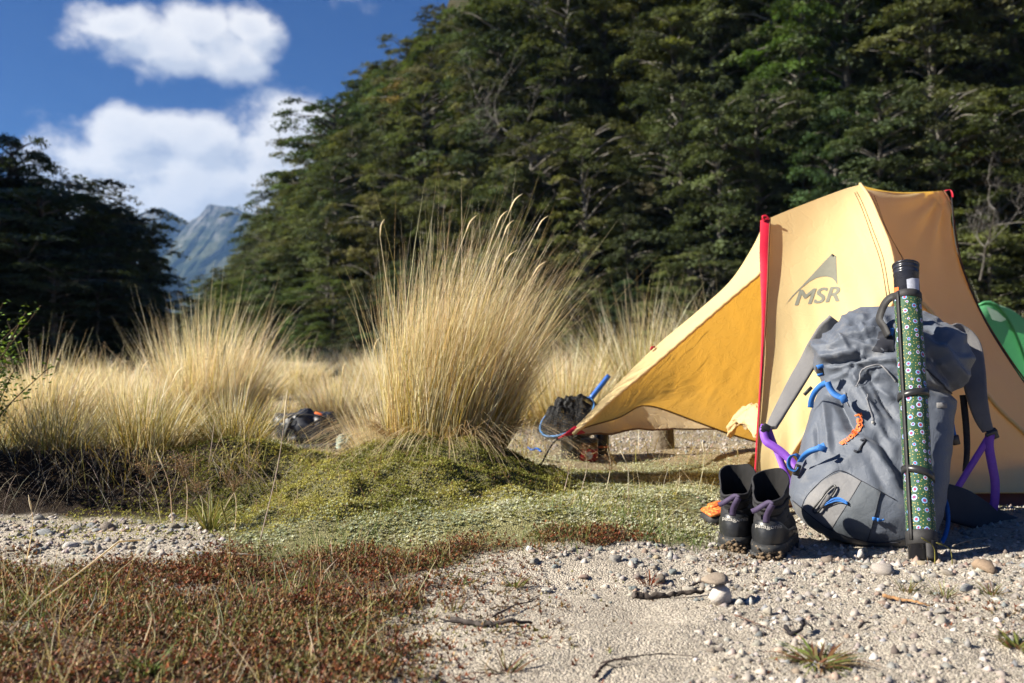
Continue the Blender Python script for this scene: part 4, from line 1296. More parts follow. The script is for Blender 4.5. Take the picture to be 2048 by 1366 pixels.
# porch: sunlit near strip, far wall seen from inside
ridge = [eZC[0], PT(1506, 492, 3.78), PT(1462, 560, 3.76), PT(1400, 618, 3.73), PT(1310, 694, 3.69), PT(1230, 772, 3.65), PT(1172, 832, 3.62), PT(1142, 862, 3.60)]
lowe = [PT(1522, 545, 3.65), PT(1500, 564, 3.66), PT(1455, 602, 3.655), PT(1390, 658, 3.64), PT(1300, 736, 3.62), PT(1228, 796, 3.60), PT(1176, 843, 3.585), PT(1145, 868, 3.575)]
st = np.stack([spline(ridge, 60), lerp(spline(ridge, 60), spline(lowe, 60), 0.5) + (0, -0.004, 0.004), spline(lowe, 60)])
g = Geo(); grid(g, st); tpart(g, 'porch_strip', M['fly'])
g = Geo(); lw = spline(lowe, 70); lw = lw + np.stack([0 * lw[:, 0], -0.003 + 0 * lw[:, 0], 0.0015 * np.sin(np.arange(70) * 1.9)], 1)
tube(g, lw, 0.0075, 6); tpart(g, 'porch_hem_roll', M['fly'])
V_ = ridge[-1]
hem1 = [V_, PT(1190, 848, 3.72), PT(1238, 834, 3.92), PT(1272, 815, 4.10), PT(1290, 811, 4.2), PT(1325, 818, 4.36), PT(1400, 846, 4.62), PT(1460, 868, 4.80), PT(1515, 884, 4.95), PT(1560, 893, 5.05)]
rg2 = [p + (0, 0.02, -0.01) for p in ridge[::-1]]; rg2[0] = V_
wall = coons(hem1, rg2, [V_, V_ + (1e-4, 0, 0), V_ + (2e-4, 0, 1e-4)], [hem1[-1], PT(1552, 740, 4.5), PT(1540, 590, 4.15), rg2[-1]], 110, 60)
N_ = gnormal(wall)
uu = np.linspace(0, 1, 110)[:, None]; vv = np.linspace(0, 1, 60)[None]
env = np.sin(np.pi * vv) ** 0.7 * sstep(uu, 0.05, 0.4)
X, Z = wall[..., 0], wall[..., 2]
wr = np.abs(fbm(X * 5 + Z * 5, Z * 3 - X * 2, 131, 3)) * 0.05 + np.abs(fbm(X * 11 - Z * 6, Z * 5 + X * 9, 137, 3)) * 0.022
wall = wall + N_ * ((wr - 0.012) * env + 0.05 * np.sin(np.pi * uu) * np.sin(np.pi * vv))[..., None]
g = Geo(); grid(g, wall); tpart(g, 'porch_far_wall', M['fly_in'])
g = Geo(); tube(g, spline(hem1, 60), 0.0045, 6); tpart(g, 'porch_hem', M['piping'])
hem2 = [V_ + (0.01, 0.02, -0.01), PT(1200, 868, 3.9), PT(1260, 861, 4.25), PT(1360, 857, 4.6), PT(1470, 862, 5.0), PT(1530, 880, 5.1)]
up2 = [V_ + (0.01, 0.03, 0.0), PT(1200, 838, 4.05), PT(1260, 812, 4.5), PT(1360, 812, 4.95), PT(1470, 835, 5.3), PT(1530, 850, 5.4)]
sk = np.stack([lerp(spline(hem2, 60), spline(up2, 60), t) for t in np.linspace(0, 1, 14)])
sk = sk + np.stack([0 * sk[..., 0], fbm(sk[..., 0] * 7, sk[..., 2] * 9, 141, 3) * 0.05, fbm(sk[..., 0] * 8, sk[..., 1] * 5, 143, 3) * 0.02], -1)
g = Geo(); grid(g, sk); tpart(g, 'porch_skirt', M['fly_in'])
g = Geo(); tube(g, sk[0], 0.004, 6); tpart(g, 'skirt_hem', M['piping'])
# gathered door cloth catching the sun by the zip
th = np.linspace(0, 2 * np.pi, 30, endpoint=False); tt = np.linspace(0, 1, 26)
cx = spline([PT(1462, 872, 3.62), PT(1470, 845, 3.60), PT(1488, 830, 3.57), PT(1508, 836, 3.52), PT(1514, 870, 3.46)], 26)
rr = 0.034 * np.sin(np.pi * np.clip(tt, 0.02, 0.98)) ** 0.5
lump = 1 + 0.9 * (np.abs(fbm(th[None] * 2.2, tt[:, None] * 7, 151, 3)) * 2 - 0.3)
Vg = cx[:, None] + (rr[:, None] * lump)[..., None] * np.stack([np.cos(th) * 0.9, np.sin(th) * 0.5, np.sin(th + 0.8) * 1.1], -1)[None]
g = Geo(); grid(g, Vg, closed=True); tpart(g, 'gathered_door', M['fly_in'])
# red corner tab and its cord
g = Geo()
tabp = [PT(1150, 852, 3.575), PT(1172, 866, 3.58), PT(1135, 872, 3.56), PT(1114, 878, 3.55)]
g.add([tabp[0], tabp[1], tabp[2], tabp[3], *(np.array(tabp) + (0, 0.012, 0.0))], [(0, 1, 2, 3), (7, 6, 5, 4), (0, 3, 7, 4), (1, 0, 4, 5), (2, 1, 5, 6), (3, 2, 6, 7)])
tpart(g, 'corner_tab', M['red_web'], smooth=False)
g = Geo(); pk = np.array((P(1082, 912, 3.62 * TS)[0], 3.40, 0.0)); pk[2] = gz1(pk[0], pk[1]) + 0.01
tube(g, spline([PT(1116, 878, 3.55), PT(1104, 889, 3.57), pk], 10), 0.003, 6); tpart(g, 'guy_cord', M['black_cord'])
g = Geo(); tube(g, np.array([PT(1309, 696, 3.685), PT(1303, 697, 3.68), PT(1301, 702, 3.68)]) + (0, -0.006, 0.004), 0.004, 6); tpart(g, 'red_loop', M['red_web'])
# guy lines from the pole tip over the end panel
g = Geo(); tube(g, spline([PT(1903, 394, 4.28), PT(1914, 500, 4.12), PT(1960, 622, 3.96), PT(2030, 738, 3.8), PT(2150, 905, 3.6)], 20), 0.0022, 5); tpart(g, 'guy_line', M['black_cord'])


# ------------------------------------------------------------------ printing on surfaces
def ray(bvh, px, py):
    d = Vector(P(px, py, 1.0)) - Vector((0, 0, CAM_H))
    h = bvh.ray_cast(Vector((0, 0, CAM_H)), d.normalized())
    return h


def print_tris(g, bvh, V2, tris, lift=0.0009, C=(1, 1, 1)):
    """flat print: 2-D picture-plane shape laid onto the real surface"""
    out = []
    for (x, y) in V2:
        loc, nrm, i, d = ray(bvh, x, y)
        if loc is None:
            loc, nrm, i, d = bvh.find_nearest(Vector(P(x, y, 2.5)))
        d = (Vector((0, 0, CAM_H)) - loc).normalized()
        if nrm.dot(d) < 0: nrm = -nrm
        out.append(np.array(loc + nrm * lift))
    g.add(out, None, tris, C)
    return True


def poly_print(g, bvh, poly, lift=0.0009, sub=2):
    bm = bmesh.new()
    f = bm.faces.new([bm.verts.new((p[0], p[1], 0)) for p in poly])
    bmesh.ops.triangulate(bm, faces=bm.faces[:])
    for _ in range(sub):
        bmesh.ops.subdivide_edges(bm, edges=bm.edges[:], cuts=1, use_grid_fill=True)
        bmesh.ops.triangulate(bm, faces=bm.faces[:])
    bm.verts.index_update()
    V = [(v.co.x, v.co.y) for v in bm.verts]; T = [[v.index for v in f.verts] for f in bm.faces]
    bm.free()
    return print_tris(g, bvh, V, T, lift)


def text_shape(txt, bold=0.0, shear=0.0, size=1.0):
    cu = bpy.data.curves.new('lettering', 'FONT'); cu.body = txt; cu.size = size; cu.shear = shear; cu.offset = bold; cu.resolution_u = 4
    o = bpy.data.objects.new('lettering', cu); col.objects.link(o)
    dg = bpy.context.evaluated_depsgraph_get(); dg.update()
    me = o.evaluated_get(dg).to_mesh()
    V = np.array([v.co[:2] for v in me.vertices]); T = []
    for p in me.polygons:
        vs = list(p.vertices)
        for k in range(1, len(vs) - 1):
            T.append((vs[0], vs[k], vs[k + 1]))
    o.to_mesh_clear() if hasattr(o, 'to_mesh_clear') else None
    bpy.data.objects.remove(o); bpy.data.curves.remove(cu)
    return V, T


Zm = lambda x, y: (1450 + x / 3.2525, 340 + y / 3.2525)
peak = [Zm(*p) for p in [(390, 880), (440, 815), (490, 765), (560, 690), (640, 603), (697, 545), (692, 612), (722, 562), (731, 748), (716, 722), (695, 703), (665, 694), (635, 694), (595, 703), (550, 727), (490, 775), (440, 825)]]
g = Geo(); poly_print(g, SIDE_BVH, peak)
V, T = text_shape('MSR', 0.0, 0.30)
V = V - V.min(0); V = V / V.max(0)
x0, y0 = Zm(452, 880); x1, y1 = Zm(742, 852)
h = (880 - 782) / 3.2525
Vp = [(x0 + (x1 - x0) * a, y0 + (y1 - y0) * a - h * b * (1 - 0.02 * a)) for a, b in V]
for k_, (ox, oy) in enumerate(((0, 0), (1.1, 0), (2.2, 0), (0, 0.9), (1.1, 0.9), (2.2, 0.9))):
    print_tris(g, SIDE_BVH, [(x + ox, y + oy) for x, y in Vp], T, 0.0007 + 0.0001 * k_)
tpart(g, 'printed_logo', M['print'], smooth=False)

# ------------------------------------------------------------------ the green tent behind
M['green_fly'] = fabric_mat('green_tent_fabric', (0.10, 0.36, 0.16), (0.08, 0.42, 0.14), 0.35, wr=0.2, scale=6)
M['green_grey'] = fabric_mat('grey_green_mesh', (0.20, 0.28, 0.22), (0.10, 0.3, 0.15), 0.3, wr=0.1)
gt = thing('green_tent', 'green dome tent mostly hidden behind the yellow tent on the right', 'tent', (3.4, 6.6, 0))
ring = []
prof = [P(1955, 612, 6.0), P(1972, 605, 6.0), P(1992, 612, 6.0), P(2015, 640, 6.05), P(2036, 685, 6.1), P(2055, 740, 6.15), P(2072, 800, 6.2), P(2090, 880, 6.25)]
pr_ = spline(prof, 30)
back = pr_ + np.array((0.9, 1.1, 0)); back[:, 2] = back[:, 2] * 0.5
frnt = pr_.copy(); frnt[:, 2] = 0.0; frnt[:, 0] = pr_[:, 0] - 0.75 * pr_[:, 2] - 0.2; frnt[:, 1] -= 0.10
g = Geo(); rows = [lerp(frnt, pr_, t) + (0, -0.16 * math.sin(math.pi * t), 0.05 * math.sin(math.pi * t)) for t in np.linspace(0, 1, 14)]
grid(g, np.stack(rows)); keep_world(g.build('front_panel', M['green_fly'], gt), gt)
g = Geo(); grid(g, np.stack([lerp(pr_, back, t) + (0, 0, 0.12 * math.sin(math.pi * t)) for t in np.linspace(0, 1, 10)])); keep_world(g.build('rear_panel', M['green_fly'], gt), gt)
g = Geo(); tube(g, pr_ + (0, -0.012, 0.004), 0.008, 6); keep_world(g.build('edge_pole', M['green_fly'], gt), gt)
g = Geo(); tri = [P(1957, 614, 5.97), P(1978, 624, 5.96), P(1996, 640, 5.95), P(1985, 645, 5.93), P(1968, 640, 5.93)]
g.add(np.array(tri) + (0, -0.10, 0), None, [(0, 1, 4), (1, 2, 3), (1, 3, 4)]); keep_world(g.build('vent_panel', M['green_grey'], gt), gt)

# ------------------------------------------------------------------ the grey backpack
def cloth(name, c1, c2, rough=0.5, weave=700, bump=0.30, spec=0.35, sheen=0.08):
    m, n = new_mat(name)
    oc = n.node('ShaderNodeTexCoord').outputs['Object']
    cc = n.mix(n.ramp(n.noise(oc, 18, 4, 0.6), 0.3, 0.7), c1, c2)
    cc = n.mix(n.math('MULTIPLY', n.ramp(n.noise(oc, 7, 5, 0.7), 0.56, 0.72), 0.25), cc, (0.36, 0.33, 0.28))
    b = n.node('ShaderNodeBsdfPrincipled'); n.put(b.inputs['Base Color'], cc); b.inputs['Roughness'].default_value = rough
    b.inputs['Specular IOR Level'].default_value = spec; b.inputs['Sheen Weight'].default_value = sheen
    dd = n.noise(oc, 12, 3, 0.5, out=1)
    vs_ = n.node('ShaderNodeVectorMath', operation='SCALE'); n.put(vs_.inputs[0], dd); vs_.inputs['Scale'].default_value = 0.12
    cr = n.ramp(n.voronoi(n.vmath('ADD', oc, vs_.outputs[0]), 22, 1.0, 'DISTANCE_TO_EDGE'), 0.0, 0.12)
    h = n.math('ADD', n.noise(oc, weave, 2, 0.5), n.math('MULTIPLY', n.noise(oc, 38, 4, 0.6), 1.5))
    h = n.math('ADD', h, n.math('MULTIPLY', cr, 0.35))
    bn = n.node('ShaderNodeBump'); bn.inputs['Strength'].default_value = bump; bn.inputs['Distance'].default_value = 0.004
    n.put(bn.inputs['Height'], h); n.put(b.inputs['Normal'], bn.outputs[0])
    finish(n, b.outputs[0])
    return m


M['pack'] = cloth('grey_pack_fabric', (0.092, 0.106, 0.134), (0.080, 0.093, 0.118))
M['pack_light'] = cloth('light_grey_stretch', (0.19, 0.187, 0.19), (0.145, 0.145, 0.15), 0.7, 900)
M['pack_stripe'] = cloth('grey_corner_fabric', (0.090, 0.103, 0.118), (0.082, 0.094, 0.108), 0.6, 900)
M['pack_base'] = cloth('pack_base_fabric', (0.125, 0.125, 0.125), (0.11, 0.11, 0.11), 0.65)
M['foam'] = cloth('strap_foam_fabric', (0.14, 0.137, 0.137), (0.12, 0.117, 0.12), 0.75, 900)
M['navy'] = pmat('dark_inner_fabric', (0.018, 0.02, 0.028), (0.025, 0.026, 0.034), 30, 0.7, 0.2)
M['blue_web'] = pmat('blue_webbing', (0.035, 0.16, 0.46), (0.03, 0.13, 0.40), 60, 0.55, 0.5, 1500, 0.0006, 0.3)
M['purple_web'] = pmat('purple_webbing', (0.20, 0.065, 0.42), (0.17, 0.055, 0.36), 60, 0.55, 0.5, 1500, 0.0006, 0.3)
M['black_web'] = pmat('black_webbing', (0.022, 0.021, 0.022), (0.032, 0.031, 0.031), 80, 0.6, 0.6, 1500, 0.0006, 0.3)
M['black_plastic'] = pmat('black_plastic', (0.018, 0.018, 0.019), (0.026, 0.026, 0.026), 30, 0.35, 0.05, spec=0.5)
M['orange_print'] = pmat('orange_print', (0.80, 0.16, 0.03), (0.72, 0.13, 0.03), 80, 0.6, 0.1)
M['cream_print'] = pmat('cream_print', (0.42, 0.40, 0.36), (0.25, 0.24, 0.22), 120, 0.6, 0.1)
M['white_print'] = pmat('white_print', (0.42, 0.44, 0.50), (0.34, 0.36, 0.42), 150, 0.5, 0.05)
M['grey_cord'] = pmat('grey_cord', (0.22, 0.22, 0.235), (0.17, 0.17, 0.18), 200, 0.7, 0.3)

pack = thing('backpack', 'grey hiking backpack with blue and purple straps leaning against the yellow tent', 'backpack', (0.9, 2.6, 0.0))


def ppart(g, name, mat, parent=None, smooth=True, label=None, root=None):
    o = g.build(name, mat, parent or root or pack, smooth and not getattr(g, 'flat', False))
    if parent is None:
        keep_world(o, root or pack)
    if label: o['label'] = label
    return o


ROWS = np.array([(1100, 1738, 1795, 2.565, .020), (1094, 1700, 1832, 2.565, .065), (1078, 1644, 1858, 2.575, .100), (1050, 1606, 1872, 2.585, .122), (1012, 1587, 1882, 2.60, .134), (975, 1590, 1886, 2.62, .139),
                 (930, 1602, 1890, 2.645, .136), (880, 1613, 1897, 2.67, .129), (830, 1627, 1903, 2.70, .121), (792, 1640, 1908, 2.72, .118), (764, 1648, 1924, 2.735, .130), (728, 1633, 1938, 2.755, .146),
                 (692, 1628, 1934, 2.775, .146), (662, 1648, 1914, 2.795, .128), (638, 1678, 1886, 2.815, .098), (622, 1700, 1850, 2.83, .062), (613, 1722, 1812, 2.835, .025)], float)
NS, NTH = 230, 260
sr = spline(ROWS, NS)
th = np.linspace(0, 2 * np.pi, NTH, endpoint=False)
e_ = 2 / 2.7
cs = np.sign(np.cos(th)) * np.abs(np.cos(th)) ** e_; sn = np.sign(np.sin(th)) * np.abs(np.sin(th)) ** e_
Yr = sr[:, 3:4]; Tr = sr[:, 4:5]
xl = (sr[:, 1:2] - 1024) / FPX * Yr; xr = (sr[:, 2:3] - 1024) / FPX * Yr
bx = (xl + xr) / 2 + (xr - xl) / 2 * cs[None]
pk_ = 0.42
fl_ = np.where(cs < pk_, np.maximum(0, 1 - ((pk_ - cs) / (1 + pk_)) ** 2.4) ** 0.62, np.maximum(0, 1 - ((cs - pk_) / (1 - pk_)) ** 2.0) ** 0.62) * 1.16
by = np.where(sn[None] > 0, Yr - Tr * fl_[None], Yr - Tr * sn[None])
bz = np.repeat(CAM_H + (HORIZON - sr[:, 0:1]) / FPX * (Yr - 0.75 * Tr), NTH, 1)
body = np.stack([bx, by, bz], -1)
NB = gnormal(np.concatenate([body, body[:, :1]], 1))[:, :NTH]
cen_ = np.stack([(xl + xr)[:, 0] / 2, Yr[:, 0], bz[:, 0]], -1)[:, None]
NB = NB * np.sign((NB * (body - cen_)).sum(-1, keepdims=True))
bpx = 1024 + FPX * body[..., 0] / body[..., 1]; bpy_ = HORIZON - FPX * (body[..., 2] - CAM_H) / body[..., 1]
FOLDS = [(1632, 694, 1768, 652, 15, .020, .4), (1648, 684, 1762, 668, 9, -.026, .3), (1636, 714, 1722, 702, 11, .016, .3), (1652, 728, 1745, 714, 8, -.024, .3), (1690, 728, 1800, 716, 12, .014, .2),
         (1700, 748, 1722, 694, 7, -.014, .4), (1702, 736, 1768, 860, 13, .016, .5), (1724, 734, 1796, 850, 10, -.016, .3), (1668, 786, 1708, 858, 17, -.034, -.5), (1648, 790, 1658, 905, 12, .012, .3),
         (1631, 846, 1634, 918, 8, -.009, .2), (1686, 852, 1764, 884, 12, -.009, .3), (1716, 862, 1796, 968, 22, .013, .5), (1752, 862, 1806, 962, 14, -.014, .4), (1696, 648, 1756, 628, 9, -.020, .3),
         (1738, 656, 1795, 634, 10, -.018, .2), (1880, 690, 1936, 762, 14, .016, .4), (1858, 706, 1922, 792, 13, -.018, .3), (1852, 770, 1935, 800, 10, -.016, .3), (1770, 700, 1850, 690, 12, -.014, .2),
         (1660, 760, 1700, 742, 9, .010, .4), (1740, 770, 1790, 800, 11, .012, .4), (1800, 880, 1812, 990, 16, -.012, .3), (1640, 940, 1720, 905, 26, .006, .2), (1610, 985, 1680, 935, 20, .005, .2), (1675, 664, 1700, 702, 8, .012, .4),
         (1720, 640, 1742, 690, 8, .010, -.4), (1712, 778, 1752, 742, 7, -.010, .3), (1745, 828, 1788, 880, 9, -.010, .4), (1735, 900, 1775, 1000, 16, -.007, .3)]
D = np.zeros_like(bpx)
wob = fbm(bpx / 23, bpy_ / 23, 171, 3) * 9
for (x0, y0, x1, y1, w_, am, sk_) in FOLDS:
    dx, dy = x1 - x0, y1 - y0; L_ = math.hypot(dx, dy)
    s_ = ((bpx - x0) * dx + (bpy_ - y0) * dy) / L_ ** 2
    d_ = (-(bpx - x0) * dy + (bpy_ - y0) * dx) / L_ + wob * 0.5
    t_ = d_ / w_
    tap = sstep(s_, -0.12, 0.22) * (1 - sstep(s_, 0.78, 1.12))
    D += am * tap * (np.maximum(0, 1 - np.abs(t_)) ** 1.3 + sk_ * np.sign(am) * t_ * np.exp(-t_ ** 2) * 0.9)
crum = sstep(-bpy_, -800, -690)


def facets(x, y, cx, cy, seed, n=2):
    """distance to the nearest of jittered points: pits with sharp ridges between, like crumpled cloth"""
    gx, gy = x / cx, y / cy
    ix, iy = np.floor(gx), np.floor(gy)
    best = np.full(x.shape, 9.0)
    for ox in (-1, 0, 1):
        for oy in (-1, 0, 1):
            jx, jy = ix + ox, iy + oy
            d = np.hypot(gx - jx - hash2(jx, jy, seed), gy - jy - hash2(jx, jy, seed + 7))
            best = np.minimum(best, d)
    return best


wx = fbm(bpx / 40, bpy_ / 40, 191, 2) * 40; wy = fbm(bpx / 40, bpy_ / 40, 193, 2) * 40
ru = (bpx * 0.93 + bpy_ * 0.36) + wx; rv = (-bpx * 0.36 + bpy_ * 0.93) + wy
D += (facets(ru, rv, 78, 34, 201) - 0.45) * (0.003 + 0.024 * crum)
ru = (bpx * 0.6 - bpy_ * 0.8) + wx; rv = (bpx * 0.8 + bpy_ * 0.6) + wy
D += (facets(ru, rv, 150, 60, 207) - 0.45) * (0.005 + 0.008 * crum)
D += (facets(ru, rv, 50, 26, 209) - 0.45) * 0.006 * crum
body = body + NB * (D * sstep(sr[:, 4:5], 0.02, 0.06))[..., None]
g = Geo(); grid(g, body, closed=True)
for r_, rev in ((0, True), (NS - 1, False)):
    c_ = body[r_].mean(0); k0 = g.n
    idx = np.arange(NTH); nx = (idx + 1) % NTH
    g.add(np.concatenate([body[r_], c_[None]]), None, np.stack([np.full(NTH, NTH), nx if rev else idx, idx if rev else nx], 1))
pack_body = ppart(g, 'body', M['pack'])
PB_ = BVHTree.FromPolygons([tuple(v) for v in body.reshape(-1, 3)], [tuple(q) for q in g.q[0]])


def hit(bvh, px, py, lift=0.002):
    loc, nrm, i, d = ray(bvh, px, py)
    if loc is None:
        return None
    dv = (Vector((0, 0, CAM_H)) - loc).normalized()
    if nrm.dot(dv) < 0: nrm = -nrm
    return np.array(loc + nrm * lift)


def line_on(bvh, pts, n=24, lift=0.002):
    q = spline(np.array(pts, float), n)
    r = [hit(bvh, x, y, lift) for x, y in q]
    return np.array([p for p in r if p is not None])


def pad(poly, lift=0.004, sub=3):
    g = Geo(); poly_print(g, PB_, poly, lift, sub); return g


# front pocket of lighter cloth, corner stripe, base cloth
pocket = [(1606, 1016), (1616, 994), (1630, 976), (1648, 961), (1666, 950), (1681, 944), (1700, 951), (1722, 963), (1704, 993), (1684, 1025), (1664, 1056), (1634, 1038)]
pk_o = ppart(pad(pocket, 0.003), 'front_pocket', M['pack_light'])
stripe = [(1724, 964), (1742, 974), (1760, 985), (1753, 1012), (1746, 1040), (1735, 1080), (1700, 1071), (1665, 1058), (1685, 1027), (1705, 995)]
ppart(pad(stripe, 0.0045), 'corner_stripe', M['pack_stripe'])
base = [(1588, 1003), (1606, 1018), (1634, 1040), (1664, 1059), (1700, 1073), (1735, 1082), (1775, 1084), (1815, 1076), (1812, 1088), (1780, 1094), (1735, 1094), (1690, 1086), (1650, 1071), (1618, 1050), (1594, 1022)]
ppart(pad(base, 0.003), 'base_panel', M['pack_base'])
g = Geo()
for ln in ([(1606, 1014), (1616, 992), (1648, 959), (1681, 942), (1722, 962), (1760, 984), (1790, 1000)], [(1664, 1057), (1705, 994), (1724, 963)], [(1735, 1081), (1748, 1035), (1760, 984)], [(1588, 1001), (1634, 1039), (1664, 1058), (1735, 1081), (1800, 1083)], [(1810, 860), (1815, 900), (1818, 960), (1820, 1010)]):
    tube(g, line_on(PB_, ln, 30, 0.004), 0.0011, 5)
ppart(g, 'seam_piping', M['navy'])
# black toggle with blue cords on the pocket
g = Geo()
tube(g, line_on(PB_, [(1630, 1018), (1640, 1006), (1656, 985), (1668, 974), (1673, 976), (1668, 988), (1652, 1008), (1640, 1022), (1632, 1024), (1630, 1018)], 34, 0.010), 0.0026, 6)
ppart(g, 'toggle_loop', M['black_plastic'], label='black plastic loop on the front pocket')
g = Geo(); band(g, line_on(PB_, [(1648, 1016), (1656, 1004), (1662, 994)], 8, 0.012), (1, 0, 0.3), 0.014, 0.002); ppart(g, 'toggle_tab', M['foam'])
g = Geo()
for k in range(4):
    tube(g, line_on(PB_, [(1652, 1008 + k), (1668, 999 + 2.2 * k), (1682, 998 + 2.4 * k), (1697, 1006 + 1.5 * k)], 14, 0.009 + 0.002 * (k % 2)), 0.0015, 5)
ppart(g, 'blue_cord', M['blue_web'])
g = Geo(); tube(g, line_on(PB_, [(1745, 1038), (1752, 1036), (1760, 1040), (1768, 1038)], 10, 0.008), 0.0022, 5)
for q in [(1748, 1036), (1756, 1038)]:
    box(g, hit(PB_, *q, 0.010), (0.007, 0.006, 0.008))
ppart(g, 'blue_cord', M['blue_web'])
# daisy loop, cords and zip pulls
g = Geo(); band(g, line_on(PB_, [(1708, 902), (1716, 904), (1724, 893), (1731, 881), (1722, 880)], 16, 0.003), (0.8, 0, 0.5), 0.006, 0.001); ppart(g, 'fabric_loop', M['navy'])
g = Geo()
tube(g, line_on(PB_, [(1716, 774), (1717, 756), (1726, 738), (1744, 729), (1762, 734), (1778, 748), (1792, 766)], 26, 0.007), 0.0022, 6)
tube(g, line_on(PB_, [(1732, 790), (1738, 808), (1743, 826), (1748, 844)], 14, 0.005), 0.0014, 5)
tube(g, line_on(PB_, [(1690, 786), (1694, 800), (1700, 812)], 8, 0.005), 0.0014, 5)
ppart(g, 'grey_cord', M['grey_cord'])
g = Geo(); box(g, hit(PB_, 1748, 846, 0.006), (0.006, 0.004, 0.006)); ppart(g, 'zip_pull', M['cream_print'])
g = Geo(); tube(g, line_on(PB_, [(1846, 735), (1866, 752), (1884, 768), (1898, 782), (1908, 794)], 16, 0.004), 0.0022, 5); ppart(g, 'side_zip', M['navy'])
g = Geo(); box(g, hit(PB_, 1882, 812, 0.004), (0.026, 0.004, 0.014)); ppart(g, 'reflective_patch', M['pack_light'])
# dark lid pocket flap between folds
flap = [(1757, 664), (1776, 660), (1786, 676), (1788, 702), (1764, 704), (1744, 701), (1752, 690)]
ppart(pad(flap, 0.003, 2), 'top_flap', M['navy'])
# lettering running down the crease
V, T = text_shape('Patagonia', 0.02)
V = V - V.min(0); Wt = V[:, 0].max(); Ht_ = V[:, 1].max()
path = spline(np.array([(1707, 832), (1712, 846), (1708, 859), (1696, 870), (1677, 884)], float), 60)
cum = np.concatenate([[0], np.cumsum(np.linalg.norm(np.diff(path, axis=0), axis=1))]); cum /= cum[-1]
Tg = norm(np.gradient(path, axis=0))
out = []
for a, b in V:
    s_ = a / Wt
    p_ = np.array([np.interp(s_, cum, path[:, k]) for k in (0, 1)]); t_ = np.array([np.interp(s_, cum, Tg[:, k]) for k in (0, 1)])
    out.append(p_ + np.array((t_[1], -t_[0])) * (b / Ht_) * (17 - 5 * s_))
g = Geo()
for k_, ox in enumerate((0, 0.8)):
    print_tris(g, PB_, [(x + ox, y + ox) for x, y in out], T, 0.0035 + 0.0002 * k_)
ppart(g, 'lettering', M['orange_print'], smooth=False)


def px_band(pts, width, side, thick=0.0014, n=34, twist=None):
    """thin webbing that lies flat to the picture and turns a little along its length"""
    g = Geo(); g.flat = True
    q = spline(np.array([P(*p) for p in pts]), n)
    T_ = norm(np.gradient(q, axis=0)); vw = norm(q - np.array((0, 0, CAM_H)))
    S = norm(np.cross(T_, vw)); Nn = np.cross(S, T_)
    a0, a1 = twist if twist else (0.55 * math.sin(pts[0][0]), -0.75 * math.sin(pts[0][1] * 1.7))
    an = np.linspace(a0, a1, n)[:, None]
    band(g, q, S * np.cos(an) + Nn * np.sin(an), width, thick)
    return g


def foam_strap(pts, side, n=40, thick=0.014):
    """padded shoulder strap: rounded box section; pts = (px,py,Y,width m)"""
    q = spline(np.array([(*P(*p[:3]), p[3]) for p in pts]), n)
    c, wd = q[:, :3], q[:, 3]
    T_ = norm(np.gradient(c, axis=0)); S = norm(np.asarray(side) - (T_ * side).sum(1, keepdims=True) * T_); N2 = np.cross(S, T_)
    a = np.linspace(0, 2 * np.pi, 16, endpoint=False)
    cx = np.sign(np.cos(a)) * np.abs(np.cos(a)) ** 0.35; cy = np.sign(np.sin(a)) * np.abs(np.sin(a)) ** 0.7
    V = c[:, None] + S[:, None] * (wd[:, None] / 2 * cx)[..., None] + N2[:, None] * (thick / 2 * cy)[None, :, None]
    g = Geo(); grid(g, V, closed=True)
    for r_ in (0, n - 1):
        g.add(np.concatenate([V[r_], c[r_:r_ + 1]]), None, [(16, j, (j + 1) % 16) for j in range(16)])
    return g


sL = np.array((0.80, -0.15, 0.58))
ls = ppart(foam_strap([(1672, 640, 2.86, .050), (1652, 664, 2.87, .056), (1628, 706, 2.88, .058), (1600, 752, 2.86, .056), (1573, 800, 2.83, .050), (1553, 836, 2.80, .044), (1543, 856, 2.78, .034)], sL), 'shoulder_strap', M['foam'])
ls2 = ppart(foam_strap([(1880, 664, 2.90, .060), (1912, 668, 2.90, .066), (1936, 690, 2.88, .068), (1946, 740, 2.84, .066), (1953, 790, 2.80, .056), (1964, 834, 2.78, .044), (1976, 862, 2.77, .030)], np.array((0.9, -0.25, 0.2))), 'shoulder_strap', M['foam'])
# buckles and webbing
Rz = lambda a: np.array(((math.cos(a), -math.sin(a), 0), (math.sin(a), math.cos(a), 0), (0, 0, 1)))
Ry = lambda a: np.array(((math.cos(a), 0, math.sin(a)), (0, 1, 0), (-math.sin(a), 0, math.cos(a))))
g = Geo(); box(g, P(1531, 857, 2.77), (0.020, 0.010, 0.026), Ry(0.5)); box(g, P(1531, 857, 2.765), (0.026, 0.006, 0.010), Ry(0.5)); ppart(g, 'buckle', M['black_plastic'])
g = Geo(); box(g, P(1985, 868, 2.77), (0.026, 0.012, 0.030), Ry(-0.4)); box(g, P(1983, 866, 2.762), (0.034, 0.006, 0.010), Ry(-0.4)); ppart(g, 'buckle', M['black_plastic'])
g = Geo(); box(g, P(1616, 782, 2.79), (0.030, 0.007, 0.009), Ry(-0.8)); ppart(g, 'strap_clip', M['black_plastic'])
ppart(px_band([(1530, 850, 2.775), (1527, 862, 2.768), (1532, 882, 2.755), (1546, 892, 2.745), (1562, 903, 2.735), (1580, 920, 2.72), (1594, 938, 2.70)], 0.022, (0.5, 0.45, 0.75)), 'purple_strap', M['purple_web'])
ppart(px_band([(1535, 852, 2.785), (1546, 884, 2.77), (1558, 912, 2.75), (1570, 945, 2.72), (1579, 968, 2.69), (1582, 990, 2.66)], 0.019, (0.95, -0.1, 0.35)), 'purple_strap', M['purple_web'])
